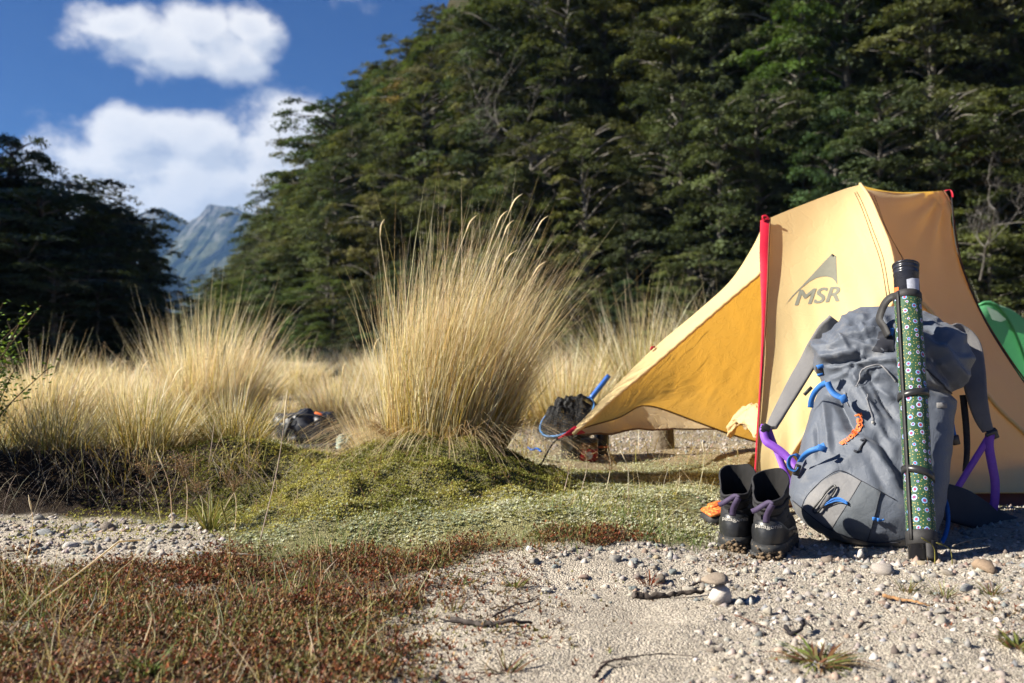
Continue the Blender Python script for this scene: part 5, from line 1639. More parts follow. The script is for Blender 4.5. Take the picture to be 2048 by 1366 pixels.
ppart(px_band([(1981, 868, 2.775), (1960, 903, 2.75), (1932, 948, 2.72), (1906, 992, 2.69), (1892, 1022, 2.66)], 0.020, (0.75, -0.2, 0.55)), 'purple_strap', M['purple_web'])
ppart(px_band([(1980, 868, 2.765), (1978, 892, 2.76), (1984, 928, 2.75), (1990, 962, 2.75), (1990, 995, 2.75), (1986, 1022, 2.76)], 0.026, (0.95, 0.1, -0.1)), 'purple_strap', M['purple_web'])
# left compression straps
ppart(px_band([(1621, 815, 2.70), (1623, 800, 2.685), (1630, 784, 2.665), (1641, 772, 2.645), (1652, 766, 2.62)], 0.015, (0.9, 0.2, 0.3)), 'blue_strap', M['blue_web'])
ppart(px_band([(1655, 764, 2.605), (1660, 776, 2.60), (1668, 787, 2.59), (1680, 794, 2.58), (1692, 797, 2.575)], 0.017, (0.5, 0, 0.85)), 'blue_strap', M['blue_web'])
g = Geo(); box(g, P(1687, 798, 2.57), (0.017, 0.010, 0.020), Ry(-0.5)); ppart(g, 'strap_end', M['blue_web'])
g = Geo(); box(g, P(1640, 742, 2.66), (0.016, 0.016, 0.028), Ry(-0.2)); ppart(g, 'side_buckle', M['black_plastic'])
g = Geo(); box(g, P(1640, 733, 2.655), (0.017, 0.012, 0.010), Ry(-0.2)); box(g, P(1640, 749, 2.653), (0.014, 0.008, 0.006), Ry(-0.2)); ppart(g, 'buckle_tab', M['blue_web'])
ppart(px_band([(1650, 890, 2.545), (1636, 897, 2.55), (1620, 903, 2.56), (1608, 912, 2.575), (1600, 924, 2.59)], 0.015, (0.3, 0.2, 0.92)), 'blue_strap', M['blue_web'])
g = Geo(); box(g, P(1644, 897, 2.535), (0.024, 0.009, 0.015), Ry(0.35)); ppart(g, 'strap_end', M['blue_web'])
a = np.linspace(0.3, 6.6, 30)
lp = np.array([P(1588 + 11 * math.cos(t), 932 + 12 * math.sin(t) - 2 * t, 2.60 + 0.003 * t) for t in a])
g = Geo(); band(g, lp, (0.75, 0.62, 0.1), 0.015, 0.0018); ppart(g, 'strap_loop', M['blue_web'])
g = Geo(); box(g, P(1594, 940, 2.605), (0.014, 0.014, 0.030), Ry(0.3)); ppart(g, 'side_buckle', M['black_plastic'])
# right-hand straps in the shade
ppart(px_band([(1893, 822, 2.66), (1902, 842, 2.66), (1906, 862, 2.66), (1910, 882, 2.66)], 0.013, (0.9, 0.2, 0)), 'blue_strap', M['blue_web'])
g = Geo(); box(g, P(1911, 880, 2.66), (0.018, 0.012, 0.026), Ry(-0.2)); ppart(g, 'side_buckle', M['black_plastic'])
ppart(px_band([(1926, 790, 2.82), (1932, 850, 2.80), (1934, 900, 2.79), (1930, 944, 2.78)], 0.018, (0.9, 0.2, 0)), 'black_strap', M['black_web'])
ppart(px_band([(1884, 985, 2.64), (1894, 1012, 2.61), (1896, 1045, 2.58), (1890, 1072, 2.55), (1878, 1095, 2.53)], 0.011, (0.7, 0.7, 0)), 'blue_strap', M['blue_web'])
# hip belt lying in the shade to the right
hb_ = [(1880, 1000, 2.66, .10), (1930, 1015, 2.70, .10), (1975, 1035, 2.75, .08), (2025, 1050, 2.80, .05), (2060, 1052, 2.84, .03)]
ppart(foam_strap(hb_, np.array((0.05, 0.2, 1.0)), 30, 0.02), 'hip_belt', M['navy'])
# haul loop
ppart(px_band([(1796, 592, 2.645), (1784, 594, 2.66), (1772, 604, 2.67), (1763, 622, 2.68), (1759, 640, 2.675), (1768, 655, 2.655), (1776, 672, 2.64)], 0.022, (0.5, 0.75, 0.4)), 'haul_loop', M['black_web'])
g = Geo(); box(g, hit(PB_, 1783, 668, 0.004), (0.010, 0.006, 0.026), Ry(0.2)); ppart(g, 'blue_tab', M['blue_web'])

# ------------------------------------------------------------------ the fly-rod tube
M['tube_black'] = pmat('black_tube_plastic', (0.012, 0.013, 0.018), (0.02, 0.021, 0.028), 18, 0.30, 0.12, 60, 0.002, 0.5, rvar=0.10)
m, n = new_mat('spotted_sleeve_cloth')
uv0 = n.node('ShaderNodeTexCoord').outputs['UV']
warp = n.node('ShaderNodeVectorMath', operation='SCALE'); n.put(warp.inputs[0], n.noise(uv0, 70, 2, 0.5, out=1)); warp.inputs['Scale'].default_value = 0.0035
uvn = n.vmath('ADD', uv0, warp.outputs[0])
nv = n.node('ShaderNodeTexVoronoi', voronoi_dimensions='2D'); n.put(nv.inputs['Vector'], uvn); nv.inputs['Scale'].default_value = 43; nv.inputs['Randomness'].default_value = 0.5
sc_ = n.node('ShaderNodeSeparateColor'); n.put(sc_.inputs[0], nv.outputs['Color'])
size = n.ramp(sc_.outputs[0], 0, 1, 0.14, 0.33, False)
rel = n.math('DIVIDE', nv.outputs['Distance'], size)
v2 = n.node('ShaderNodeTexVoronoi', voronoi_dimensions='2D'); n.put(v2.inputs['Vector'], uvn); v2.inputs['Scale'].default_value = 120; v2.inputs['Randomness'].default_value = 0.8
cbase = n.mix(n.ramp(n.noise(uvn, 60, 3, 0.6), 0.3, 0.7), (0.018, 0.062, 0.030), (0.028, 0.080, 0.036))
dots = n.math('MULTIPLY', n.math('LESS_THAN', v2.outputs['Distance'], 0.15), n.math('GREATER_THAN', rel, 1.25))
cbase = n.mix(dots, cbase, (0.40, 0.31, 0.09))
cbase = n.mix(n.math('LESS_THAN', rel, 1.16), cbase, (0.010, 0.018, 0.03))
bl = n.mix(sc_.outputs[1], (0.16, 0.33, 0.58), (0.42, 0.49, 0.60))
cbase = n.mix(n.math('LESS_THAN', rel, 1.0), cbase, bl)
cbase = n.mix(n.math('LESS_THAN', rel, 0.58), cbase, (0.05, 0.02, 0.10))
cbase = n.mix(n.math('LESS_THAN', rel, 0.46), cbase, n.mix(sc_.outputs[2], (0.40, 0.03, 0.05), (0.20, 0.03, 0.14)))
b = n.node('ShaderNodeBsdfPrincipled'); n.put(b.inputs['Base Color'], cbase); b.inputs['Roughness'].default_value = 0.6; b.inputs['Sheen Weight'].default_value = 0.1; b.inputs['Specular IOR Level'].default_value = 0.25
bn = n.node('ShaderNodeBump'); bn.inputs['Strength'].default_value = 0.25; bn.inputs['Distance'].default_value = 0.002
n.put(bn.inputs['Height'], n.noise(uvn, 160, 3, 0.6)); n.put(b.inputs['Normal'], bn.outputs[0])
finish(n, b.outputs[0]); M['sleeve'] = m

tB = P(1846, 1124, 2.34); tT = P(1811, 530, 2.63)
tdir = norm(tT - tB); TL = np.linalg.norm(tT - tB)
rod = thing('rod_tube', 'long rod tube in a green cloth sleeve with blue and red fish-spot pattern', 'rod tube', tuple(tB))
S1 = norm(np.cross(tdir, (0, 1, 0))); S2 = np.cross(S1, tdir)      # S1 to the right, S2 towards the camera
if S1[0] < 0: S1 = -S1
if S2[1] > 0: S2 = -S2


def ring(levels, n=40, C=(1, 1, 1), uv=False, a0=0, a1=2 * np.pi, wav=0.0):
    """surface of revolution on the tube's axis: levels = (distance from foot m, radius m)"""
    g = Geo()
    full = a1 - a0 > 6.28
    a = np.linspace(a0, a1, n, endpoint=not full)
    if full and uv:
        a = np.linspace(a0, a1, n + 1)
    Vv, U = [], []
    for d, r in levels:
        rr = r * (1 + wav * np.sin(a * 3 + d * 60) + wav * np.sin(a * 2 - d * 33))
        Vv.append(tB + tdir * d + rr[:, None] * (np.cos(a)[:, None] * S1 + np.sin(a)[:, None] * S2)); U.append(np.stack([a * 0.034, np.full(len(a), d)], 1))
    grid(g, np.array(Vv), C, closed=full and not uv, UV=np.array(U))
    return g


def fr(py):           # distance along the tube of a picture row
    for t in np.linspace(0, 1, 2000):
        p = tB + tdir * TL * t
        if HORIZON - FPX * (p[2] - CAM_H) / p[1] <= py:
            return TL * t
    return TL


R0 = 0.0315
g = ring([(0.004, 0.02), (0.0, R0), (TL - 0.032, R0), (TL - 0.031, R0 + 0.001), (TL - 0.027, R0 + 0.0012), (TL - 0.026, R0), (TL - 0.018, R0), (TL - 0.017, R0 + 0.0016), (TL - 0.013, R0 + 0.0016), (TL - 0.012, R0 + 0.0004),
          (TL - 0.006, R0 + 0.0008), (TL - 0.005, R0 + 0.003), (TL - 0.001, R0 + 0.003), (TL, R0 + 0.001), (TL - 0.001, 0.02), (TL - 0.001, 0.001)], 48)
ppart(g, 'tube', M['tube_black'], root=rod)
TBV = BVHTree.FromPolygons([tuple(v) for v in np.concatenate(g.v)], [tuple(q) for q in np.concatenate(g.q)])
d0, d1 = fr(1068), fr(600)
lv = [(d, R0 + 0.0022) for d in np.linspace(d0, d1, 60)]
g = ring(lv, 60, uv=True, wav=0.008); o = g.build('sleeve', M['sleeve'], rod, True, True); keep_world(o, rod)
ppart(ring([(d1 - 0.004, R0 + 0.002), (d1 - 0.003, R0 + 0.0045), (d1 + 0.014, R0 + 0.0042), (d1 + 0.018, R0 + 0.0008)], 48, wav=0.01), 'sleeve_collar', M['black_web'], root=rod)
ppart(ring([(d0 - 0.030, R0 + 0.001), (d0 - 0.028, R0 + 0.004), (d0 + 0.003, R0 + 0.0045), (d0 + 0.005, R0 + 0.002)], 48, wav=0.01), 'sleeve_hem', M['black_web'], root=rod)
g = Geo()
c_ = np.array([tB + tdir * d + (R0 + 0.0035) * (S1 * math.cos(2.72) + S2 * math.sin(2.72)) for d in np.linspace(d0 - 0.02, d1 + 0.012, 40)])
band(g, c_, S2, 0.014, 0.004); ppart(g, 'binding', M['black_web'], root=rod)
g = Geo(); c_ = np.array([tB + tdir * d + (R0 + 0.003) * (S1 * math.cos(1.35) + S2 * math.sin(1.35)) for d in np.linspace(0.002, d0 - 0.02, 8)])
band(g, c_, S1, 0.026, 0.003); ppart(g, 'foot_webbing', M['black_web'], root=rod)
for py_, tilt in ((792, 0.006), (950, -0.010)):
    d_ = fr(py_)
    a = np.linspace(0, 2 * np.pi, 44, endpoint=False)
    cs_ = [tB + tdir * (d_ + tilt * math.cos(t)) + (R0 + 0.005) * (S1 * math.cos(t) + S2 * math.sin(t)) for t in np.append(a, a[0])]
    g = Geo(); band(g, np.array(cs_), tdir, 0.017, 0.003); st_ = ppart(g, 'rubber_strap', M['black_plastic'], root=rod)
    R_ = np.stack([S1, -S2, tdir], 1)
    q = tB + tdir * d_ + (R0 + 0.009) * (S2 * math.sin(1.75) + S1 * math.cos(1.75))
    g = Geo()
    for dx, dz, sx, sz in ((-0.010, 0, 0.003, 0.024), (0.010, 0, 0.003, 0.024), (0, 0.0105, 0.017, 0.003), (0, -0.0105, 0.017, 0.003)):
        box(g, q + S1 * dx + tdir * dz, (sx, 0.006, sz), R_)
    box(g, q + S1 * 0.002, (0.004, 0.008, 0.006), R_)
    keep_world(g.build('strap_buckle', M['tube_black'], st_), rod)
    g = Geo()
    for k in range(4):
        t = 2.05 + k * 0.24
        q = tB + tdir * (d_ + tilt * math.cos(t)) + (R0 + 0.0068) * (S1 * math.cos(t) + S2 * math.sin(t))
        box(g, q, (0.003, 0.001, 0.006), R_)
    keep_world(g.build('strap_holes', M['black_cord'], st_), rod)
g = Geo()
for (w_, poly) in ((1, [(1813, 559), (1824, 556), (1838, 557), (1838, 584), (1815, 584)]),):
    poly_print(g, TBV, poly, 0.0006, 2)
stk = ppart(g, 'sticker', M['white_print'], root=rod, smooth=False)
g = Geo(); poly_print(g, TBV, [(1815.5, 561), (1824, 558.5), (1838, 559.5), (1838, 584), (1817, 584)], 0.0009, 2); keep_world(g.build('sticker_field', M['black_plastic'], stk, False), rod)
g = Geo()
for poly in ([(1820, 565), (1825, 563), (1836, 564), (1836, 565.5), (1829, 568), (1821, 566)], [(1820, 572), (1825, 575), (1822, 582), (1820, 582)], [(1827, 575), (1830, 574), (1829, 583), (1826, 583)], [(1831, 576), (1835, 572), (1834, 577), (1836, 583), (1833, 583)]):
    poly_print(g, TBV, poly, 0.0012, 1)
keep_world(g.build('sticker_emblem', M['white_print'], stk, False), rod)
g = Geo(); poly_print(g, TBV, [(1789, 576), (1797, 574), (1798, 588), (1790, 590)], 0.0008, 1); stk2 = ppart(g, 'small_sticker', M['orange_print'], root=rod, smooth=False)

# ------------------------------------------------------------------ hiking boots
M['boot_upper'] = pmat('black_boot_fabric', (0.016, 0.016, 0.018), (0.026, 0.025, 0.027), 120, 0.7, 0.5, 900, 0.0015, 0.3, speck=((0.10, 0.085, 0.06), 160, 0.70))
M['boot_rubber'] = pmat('black_boot_rubber', (0.014, 0.015, 0.017), (0.022, 0.023, 0.025), 40, 0.36, 0.15, 200, 0.001, 0.5, rvar=0.1, speck=((0.11, 0.09, 0.065), 130, 0.70))
M['boot_sole'] = pmat('muddy_boot_sole', (0.020, 0.022, 0.024), (0.034, 0.034, 0.034), 50, 0.6, 0.5, 300, 0.002, 0.3, speck=((0.17, 0.125, 0.08), 70, 0.585))
M['boot_lining'] = pmat('boot_lining', (0.010, 0.010, 0.010), (0.014, 0.013, 0.013), 60, 0.9, 0.3)
M['plum_web'] = pmat('plum_pull_loop', (0.055, 0.040, 0.085), (0.045, 0.032, 0.07), 80, 0.65, 0.6, 1200, 0.001)
M['mud'] = pmat('dried_mud', (0.20, 0.145, 0.09), (0.10, 0.07, 0.045), 120, 0.95, 0.8, 260, 0.004)


def boot(px, py, Y, toe, label, seed, s=1.0):
    o = P(px, py, Y); o[2] = gz1(o[0], o[1]) - 0.004
    b = thing('hiking_boot', label, 'boot', tuple(o), 'pair of hiking boots')
    b.rotation_euler = (0, 0, math.atan2(toe[1], toe[0])); b.scale = (s, s, s * 0.82)
    th = np.linspace(0, 2 * np.pi, 56, endpoint=False)      # 0 = toe, pi = heel

    def outline(xb, xf, wd, ex=2.6, z=0.0, off=0.0):
        c_, h = (xb + xf) / 2, (xf - xb) / 2 + off
        e = 2 / ex
        x = c_ + h * np.sign(np.cos(th)) * np.abs(np.cos(th)) ** e
        fr_ = (x - xb) / (xf - xb + 1e-9)
        y = (wd * (1 + 0.16 * np.exp(-((fr_ - 0.68) / 0.2) ** 2) - 0.06 * np.exp(-((fr_ - 0.4) / 0.14) ** 2)) + off) * np.sign(np.sin(th)) * np.abs(np.sin(th)) ** e
        return np.stack([x, y, np.broadcast_to(z, x.shape)], 1)

    # outsole with heel kick and lugs
    lv = [outline(0.012, 0.272, 0.036, z=0.0), outline(0.004, 0.285, 0.041, z=0.006), outline(-0.010, 0.296, 0.047, z=0.020), outline(-0.014, 0.300, 0.0485, z=0.036), outline(-0.010, 0.298, 0.047, z=0.044), outline(0.004, 0.286, 0.042, z=0.047)]
    lv = np.array(lv); lv[..., 2] += 0.014 * sstep(lv[..., 0], 0.2, 0.3)
    g = Geo(); grid(g, lv, closed=True); cc_ = lv[0].mean(0); g.add(np.concatenate([lv[0], cc_[None]]), None, [(56, j, (j + 1) % 56) for j in range(56)])
    sole = g.build('sole', M['boot_sole'], b)
    g = Geo()
    for k, a in enumerate(np.linspace(0.35, 2 * np.pi - 0.35, 22)):
        i = int(round(a / (2 * np.pi) * 56)) % 56
        p = (lv[1][i] + lv[2][i]) / 2; nn = norm(np.array((p[0] - 0.14 if abs(p[0] - .14) > .1 else 0, p[1] * 2.2, 0)))
        g = Geo(); box(g, p + nn * 0.002 + (0, 0, -0.001), (0.010, 0.013, 0.017), Rz(math.atan2(nn[1], nn[0])), bev=0.35)
        g.build('lug', M['boot_sole'], sole)
    # upper
    L = [(0.042, 0.004, 0.288, 0.042), (0.055, 0.002, 0.286, 0.0435), (0.075, 0.003, 0.274, 0.044), (0.090, 0.005, 0.245, 0.0435), (0.105, 0.008, 0.205, 0.0425), (0.120, 0.012, 0.172, 0.0385), (0.135, 0.013, 0.150, 0.0370), (0.150, 0.011, 0.136, 0.0370),
         (0.165, 0.006, 0.130, 0.0380), (0.180, 0.001, 0.128, 0.0395), (0.195, -0.003, 0.128, 0.0405), (0.200, -0.002, 0.126, 0.0395), (0.199, 0.002, 0.122, 0.0365), (0.180, 0.007, 0.119, 0.034), (0.150, 0.014, 0.123, 0.031), (0.105, 0.015, 0.150, 0.036)]
    q = spline(np.array(L), 70)
    rows = []
    for r in q:
        rows.append(outline(r[1], r[2], r[3], 2.3, r[0]))
    rows = np.array(rows)
    hgt = np.clip((rows[..., 2] - 0.12) / 0.08, 0, 1)
    fx = np.clip(rows[..., 0] / 0.135, -0.1, 1.1)
    rows[..., 2] += hgt * (0.046 * sstep(fx, 0.25, 0.95) - 0.030 * np.exp(-(fx / 0.30) ** 2)) + hgt * 0.004 * np.sin(th * 3 + seed)[None]
    # padded rolls
    qz = q[:, 0][:, None] + 0.10 * (rows[..., 0] * 0.4) * 0
    nin = np.arange(70) < 48
    cyl = rows.copy(); cyl[..., 2] = 0; cm_ = cyl.mean(1, keepdims=True)
    rad = norm(cyl - cm_)
    phase = (rows[..., 2] - 0.25 * rows[..., 0]) / 0.030
    groove = -0.0055 * np.exp(-((phase - np.round(phase)) / 0.10) ** 2) * sstep(rows[..., 2], 0.105, 0.115) * nin[:, None]
    rows = rows + rad * (groove + fbm(th[None] * 4, q[:, 0:1] * 40, 200 + seed, 3) * 0.004)[..., None]
    g = Geo(); grid(g, rows[:50], closed=True); g.build('upper', M['boot_upper'], b)
    g = Geo(); grid(g, rows[49:], closed=True); g.add(np.concatenate([rows[-1], rows[-1].mean(0)[None]]), None, [(56, j, (j + 1) % 56) for j in range(56)]); g.build('lining', M['boot_lining'], b)
    g = Geo(); rim = rows[38:40].mean(0); tube(g, np.concatenate([rim, rim[:1]]) + (0, 0, 0.003), 0.0042, 6, caps=False); g.build('collar_edge', M['boot_upper'], b)
    # rubber rand and heel cup
    hl = np.arange(9, 48)
    cup = []
    for z, k in ((0.043, 0.004), (0.060, 0.0045), (0.080, 0.0045), (0.095, 0.004), (0.108, 0.0035), (0.112, 0.001)):
        r = np.array([np.interp(z, q[:48, 0], q[:48, i]) for i in range(4)])
        ol = outline(r[1], r[2], r[3], 2.3, z, k)
        dip = sstep(np.abs(th - np.pi), 0.45, 1.6)
        ol[:, 2] = 0.043 + (ol[:, 2] - 0.043) * (1 - 0.52 * dip)
        ol[:, 0] = np.where(np.cos(th) > 0, ol[:, 0], ol[:, 0])
        cup.append(ol)
    cup = np.array(cup)
    g = Geo(); grid(g, cup, closed=True); cupo = g.build('heel_cup', M['boot_rubber'], b)
    # lettering on the heel cup
    V, T = text_shape('patagonia', 0.01); V = V - V.min(0); V = V / V[:, 0].max()
    out = []
    for a_, b_ in V:
        t = np.pi - 0.55 + a_ * 1.25
        z = 0.089 + b_ * 0.062
        r = np.array([np.interp(z, q[:48, 0], q[:48, i]) for i in range(4)])
        sv = th.copy()
        o3 = outline(r[1], r[2], r[3], 2.3, z, 0.0052)
        out.append([np.interp(t, th, o3[:, i]) for i in range(3)])
    g = Geo(); g.add(out, None, T); g.build('lettering', M['cream_print'], cupo, False)
    # crossed pull loop at the heel
    g = Geo()
    band(g, spline(np.array([(-0.006, 0.000, 0.110), (-0.012, -0.002, 0.130), (-0.022, -0.010, 0.152), (-0.026, -0.017, 0.166)]), 14), (0, 1, 0.2), 0.015, 0.0025)
    band(g, spline(np.array([(-0.026, -0.017, 0.166), (-0.020, -0.008, 0.171), (-0.012, 0.006, 0.160), (-0.006, 0.022, 0.146), (0.004, 0.034, 0.138)]), 16), (0.2, 0.35, 1), 0.014, 0.0025)
    g.build('pull_loop', M['plum_web'], b, False)
    # caked mud on the heel
    g = Geo(); rg = np.random.default_rng(seed)
    mp = np.stack([-0.010 - rg.random(60) * 0.010, rg.normal(0.004, 0.018, 60), 0.004 + np.abs(rg.normal(0, 0.013, 60))], 1)
    octa(g, mp, 0.003 + 0.006 * rg.random(60), np.tile((1, 1, 1), (60, 1)))
    g.build('caked_mud', M['mud'], sole)['kind'] = 'stuff'
    return b


boot(1533, 1108, 2.315, (0.36, 0.93), 'black hiking boot with plum pull loop, the nearer one beside the backpack', 3, 1.0)
boot(1466, 1088, 2.40, (0.34, 0.94), 'black hiking boot with plum pull loop, the farther one on the left', 4, 1.0)

m, n = new_mat('orange_flame_pattern')
oc = n.node('ShaderNodeTexCoord').outputs['Object']
f = n.noise(n.vmath('MULTIPLY', oc, (90, 90, 40)), 1.0, 4, 0.7)
c_ = n.mix(n.ramp(f, 0.38, 0.5), (0.30, 0.03, 0.015), (0.55, 0.13, 0.02)); c_ = n.mix(n.ramp(f, 0.52, 0.62), c_, (0.60, 0.36, 0.08))
b = n.node('ShaderNodeBsdfPrincipled'); n.put(b.inputs['Base Color'], c_); b.inputs['Roughness'].default_value = 0.6; finish(n, b.outputs[0]); M['flame'] = m
x_, y_ = ground_at(1441, 1050)
cs0 = thing('soft_case', 'small black item with orange and yellow patterned top behind the farther boot', 'case', (x_, y_ + 0.03, gz1(x_, y_)))
cs0.rotation_euler = (0.16, -0.24, 0.25); cs0.scale = (0.9, 0.9, 0.9)
g = Geo(); box(g, (0, 0, 0.022), (0.085, 0.075, 0.040), bev=0.5); g.build('body', M['black_web'], cs0)
g = Geo(); box(g, (0.002, -0.002, 0.045), (0.080, 0.068, 0.012), bev=0.6); box(g, (0.01, 0.02, 0.052), (0.045, 0.03, 0.010), bev=0.6); g.build('patterned_top', M['flame'], cs0)

# ------------------------------------------------------------------ camp things by the tent corner
M['blue_anod'] = pmat('blue_anodised_metal', (0.02, 0.10, 0.38), (0.02, 0.08, 0.32), 40, 0.35, 0.1, metal=0.3, spec=0.5)
M['blue_pale'] = pmat('worn_blue_frame', (0.05, 0.16, 0.40), (0.12, 0.26, 0.45), 60, 0.4, 0.1)
M['net'] = pmat('black_net_cord', (0.013, 0.013, 0.014), (0.02, 0.02, 0.02), 60, 0.6, 0.2)
net = thing('landing_net', 'black mesh landing net with blue frame and blue handle behind the tent corner', 'net', tuple(P(1140, 860, 4.3)))
c_ = P(1134, 833, 4.3); e1 = np.array((0.105, 0.06, 0.072)); e2 = np.array((0.050, -0.10, -0.030))
a = np.linspace(0, 2 * np.pi, 60)
hp = c_ + np.cos(a)[:, None] * e1 + np.sin(a)[:, None] * e2
g = Geo(); tube(g, hp, 0.005, 8, caps=False); ppart(g, 'frame', M['blue_pale'], root=net)
h0 = c_ + e1; h1 = P(1218, 751, 4.38)
g = Geo(); tube(g, spline([h0, h0 + (h1 - h0) * 0.5, h1], 14), np.concatenate([[0.009], np.full(12, 0.0115), [0.010]]) * (1 + 0.07 * (np.arange(14) % 2)), 10); ppart(g, 'handle', M['blue_anod'], root=net)
r_ = np.linspace(0.05, 1.10, 30)[:, None]; aa = np.linspace(0, 2 * np.pi, 64, endpoint=False)[None]
nb = norm(np.cross(e1, e2)); nb = nb if nb[1] < 0 else -nb
bag = c_ + (r_ * np.cos(aa))[..., None] * e1 + (r_ * np.sin(aa))[..., None] * e2
lump = (1 - r_ ** 2) * 0.045 + fbm(np.cos(aa) * r_ * 3 + 4, np.sin(aa) * r_ * 3 + 4, 211, 4) * 0.09 * (1 - r_ ** 4)
bag = bag + lump[..., None] * (nb * 0.6 + np.array((-0.1, 0, 0.65)))
g = Geo(); grid(g, bag, closed=True); o = ppart(g, 'mesh_bag', M['net'], root=net, smooth=False)
md = o.modifiers.new('wire', 'WIREFRAME'); md.thickness = 0.0034; md.use_replace = True
g = Geo(); bag2 = c_ + (bag - c_) * 0.86 + (0, 0.012, -0.008) + np.stack([fbm(bag[..., 0] * 40, bag[..., 2] * 40, 5, 3) * 0.02] * 3, -1)
grid(g, bag2, closed=True); o = ppart(g, 'mesh_bag', M['net'], root=net, smooth=False)
md = o.modifiers.new('wire', 'WIREFRAME'); md.thickness = 0.0036; md.use_replace = True


def lathe(g, prof, n=32, sq=1.0):
    a = np.linspace(0, 2 * np.pi, n, endpoint=False)
    V = np.array([[(r * math.cos(t), r * math.sin(t) * sq, z) for t in a] for z, r in prof])
    grid(g, V, closed=True)


M['pot'] = pmat('dark_grey_pot', (0.05, 0.052, 0.055), (0.075, 0.075, 0.075), 25, 0.4, 0.1, metal=0.5)
M['cloth_grey'] = pmat('grey_cloth', (0.27, 0.27, 0.26), (0.20, 0.20, 0.19), 40, 0.8, 0.4)
M['jar_red'] = pmat('red_jar_label', (0.35, 0.012, 0.015), (0.28, 0.01, 0.012), 40, 0.35, 0.05)
M['jar_glass'] = pmat('brown_glass', (0.10, 0.045, 0.018), (0.14, 0.07, 0.03), 30, 0.15, 0.0, spec=0.6)
M['label_white'] = pmat('white_label', (0.62, 0.62, 0.64), (0.55, 0.55, 0.57), 60, 0.6, 0.05)
p_ = P(1150, 912, 4.35); z_ = gz1(p_[0], p_[1])
pot = thing('cooking_pot', 'dark grey camp pot with a grey cloth over its rim below the tent corner', 'pot', (p_[0], p_[1], z_))
g = Geo(); lathe(g, [(0, 0.01), (0, 0.055), (0.006, 0.061), (0.10, 0.064), (0.104, 0.067), (0.108, 0.066), (0.106, 0.061), (0.02, 0.058), (0.015, 0.01)]); g.build('body', M['pot'], pot)
g = Geo(); tube(g, spline([(0.0, -0.064, 0.09), (0.02, -0.085, 0.075), (0.02, -0.085, 0.04), (0.0, -0.064, 0.025)], 14), 0.004, 6); g.build('handle', M['black_cord'], pot)
rag = thing('grey_rag', 'grey rag hanging at the tent corner over the dark pot', 'cloth', (p_[0] - 0.035, p_[1] - 0.02, z_ + 0.06))
u = np.linspace(0, 1, 16)[:, None]; v = np.linspace(0, 1, 14)[None]
Vr = np.stack([-0.035 + 0.055 * v + 0.01 * np.sin(u * 5) + 0 * u, -0.045 - 0.012 * np.sin(v * 9 + u * 3) + 0.02 * (u > 0.85), 0.072 - 0.085 * (1 - u) + 0.006 * np.sin(v * 7)], -1)
g = Geo(); grid(g, Vr); grid(g, Vr + (0, 0.004, 0), flip=True); g.build('folded_cloth', M['cloth_grey'], rag)
p_ = P(1178, 912, 4.28); z_ = gz1(p_[0], p_[1])
jar = thing('jar', 'small red jar with round white label standing by the tent corner', 'jar', (p_[0], p_[1], z_))
g = Geo(); lathe(g, [(0, 0.01), (0, 0.036), (0.004, 0.039), (0.052, 0.039), (0.053, 0.034), (0.054, 0.01)]); g.build('body', M['jar_red'], jar)
g = Geo(); lathe(g, [(0.052, 0.036), (0.060, 0.038), (0.078, 0.038), (0.080, 0.036)]); g.build('neck', M['jar_glass'], jar)
g = Geo(); lathe(g, [(0.080, 0.039), (0.094, 0.039), (0.096, 0.037), (0.096, 0.001)]); g.build('lid', M['pot'], jar)
g = Geo(); a = np.linspace(0, 2 * np.pi, 20, endpoint=False)
g.add([((0.0396) * math.sin(-0.1), -0.0396, 0.026)] + [(0.0398 * math.sin(-0.1 + 0.42 * math.cos(t)), -0.0398 * math.cos(-0.1 + 0.42 * math.cos(t)) - 0.0006, 0.026 + 0.016 * math.sin(t)) for t in a], None, [(0, 1 + k, 1 + (k + 1) % 20) for k in range(20)]); g.build('round_label', M['label_white'], jar)
p_ = P(1203, 912, 4.45); z_ = gz1(p_[0], p_[1])
bt = thing('gas_canister', 'black upright canister behind the small red jar', 'canister', (p_[0], p_[1], z_))
g = Geo(); lathe(g, [(0, 0.01), (0, 0.030), (0.006, 0.034), (0.10, 0.034), (0.115, 0.028), (0.12, 0.012), (0.135, 0.011), (0.136, 0.001)]); g.build('body', M['black_plastic'], bt)
g = Geo(); lathe(g, [(0.040, 0.0345), (0.048, 0.0345)]); g.build('band', M['orange_print'], bt)
# wooden round under the porch
M['bark2'] = pmat('log_bark', (0.10, 0.075, 0.05), (0.17, 0.14, 0.10), 40, 0.9, 0.9, 60, 0.01, 0.15)
M['endgrain'] = pmat('log_end', (0.40, 0.29, 0.16), (0.30, 0.21, 0.12), 50, 0.8, 0.4)
p_ = P(1327, 902, 4.7); z_ = gz1(p_[0], p_[1])
log = thing('wooden_post', 'short upright round of wood standing under the tent porch', 'wooden post', (p_[0], p_[1], z_ - 0.01))
g = Geo(); lathe(g, [(0, 0.056), (0.05, 0.050), (0.10, 0.048), (0.15, 0.047), (0.152, 0.044)], 22, 0.9); g.build('bark', M['bark2'], log)
g = Geo(); lathe(g, [(0.150, 0.046), (0.153, 0.040), (0.153, 0.0005)], 22, 0.9); g.build('cut_end', M['endgrain'], log)
p_ = P(1066, 898, 4.2)
bc = Geo(); tube(bc, spline([P(1056, 895, 4.25), P(1064, 900, 4.2), P(1074, 897, 4.2), P(1082, 903, 4.15)], 14), 0.005, 6)
tag(bc.build('blue_cord', M['blue_anod']), 'bright blue piece of cord on the ground right of the tussock', 'cord')

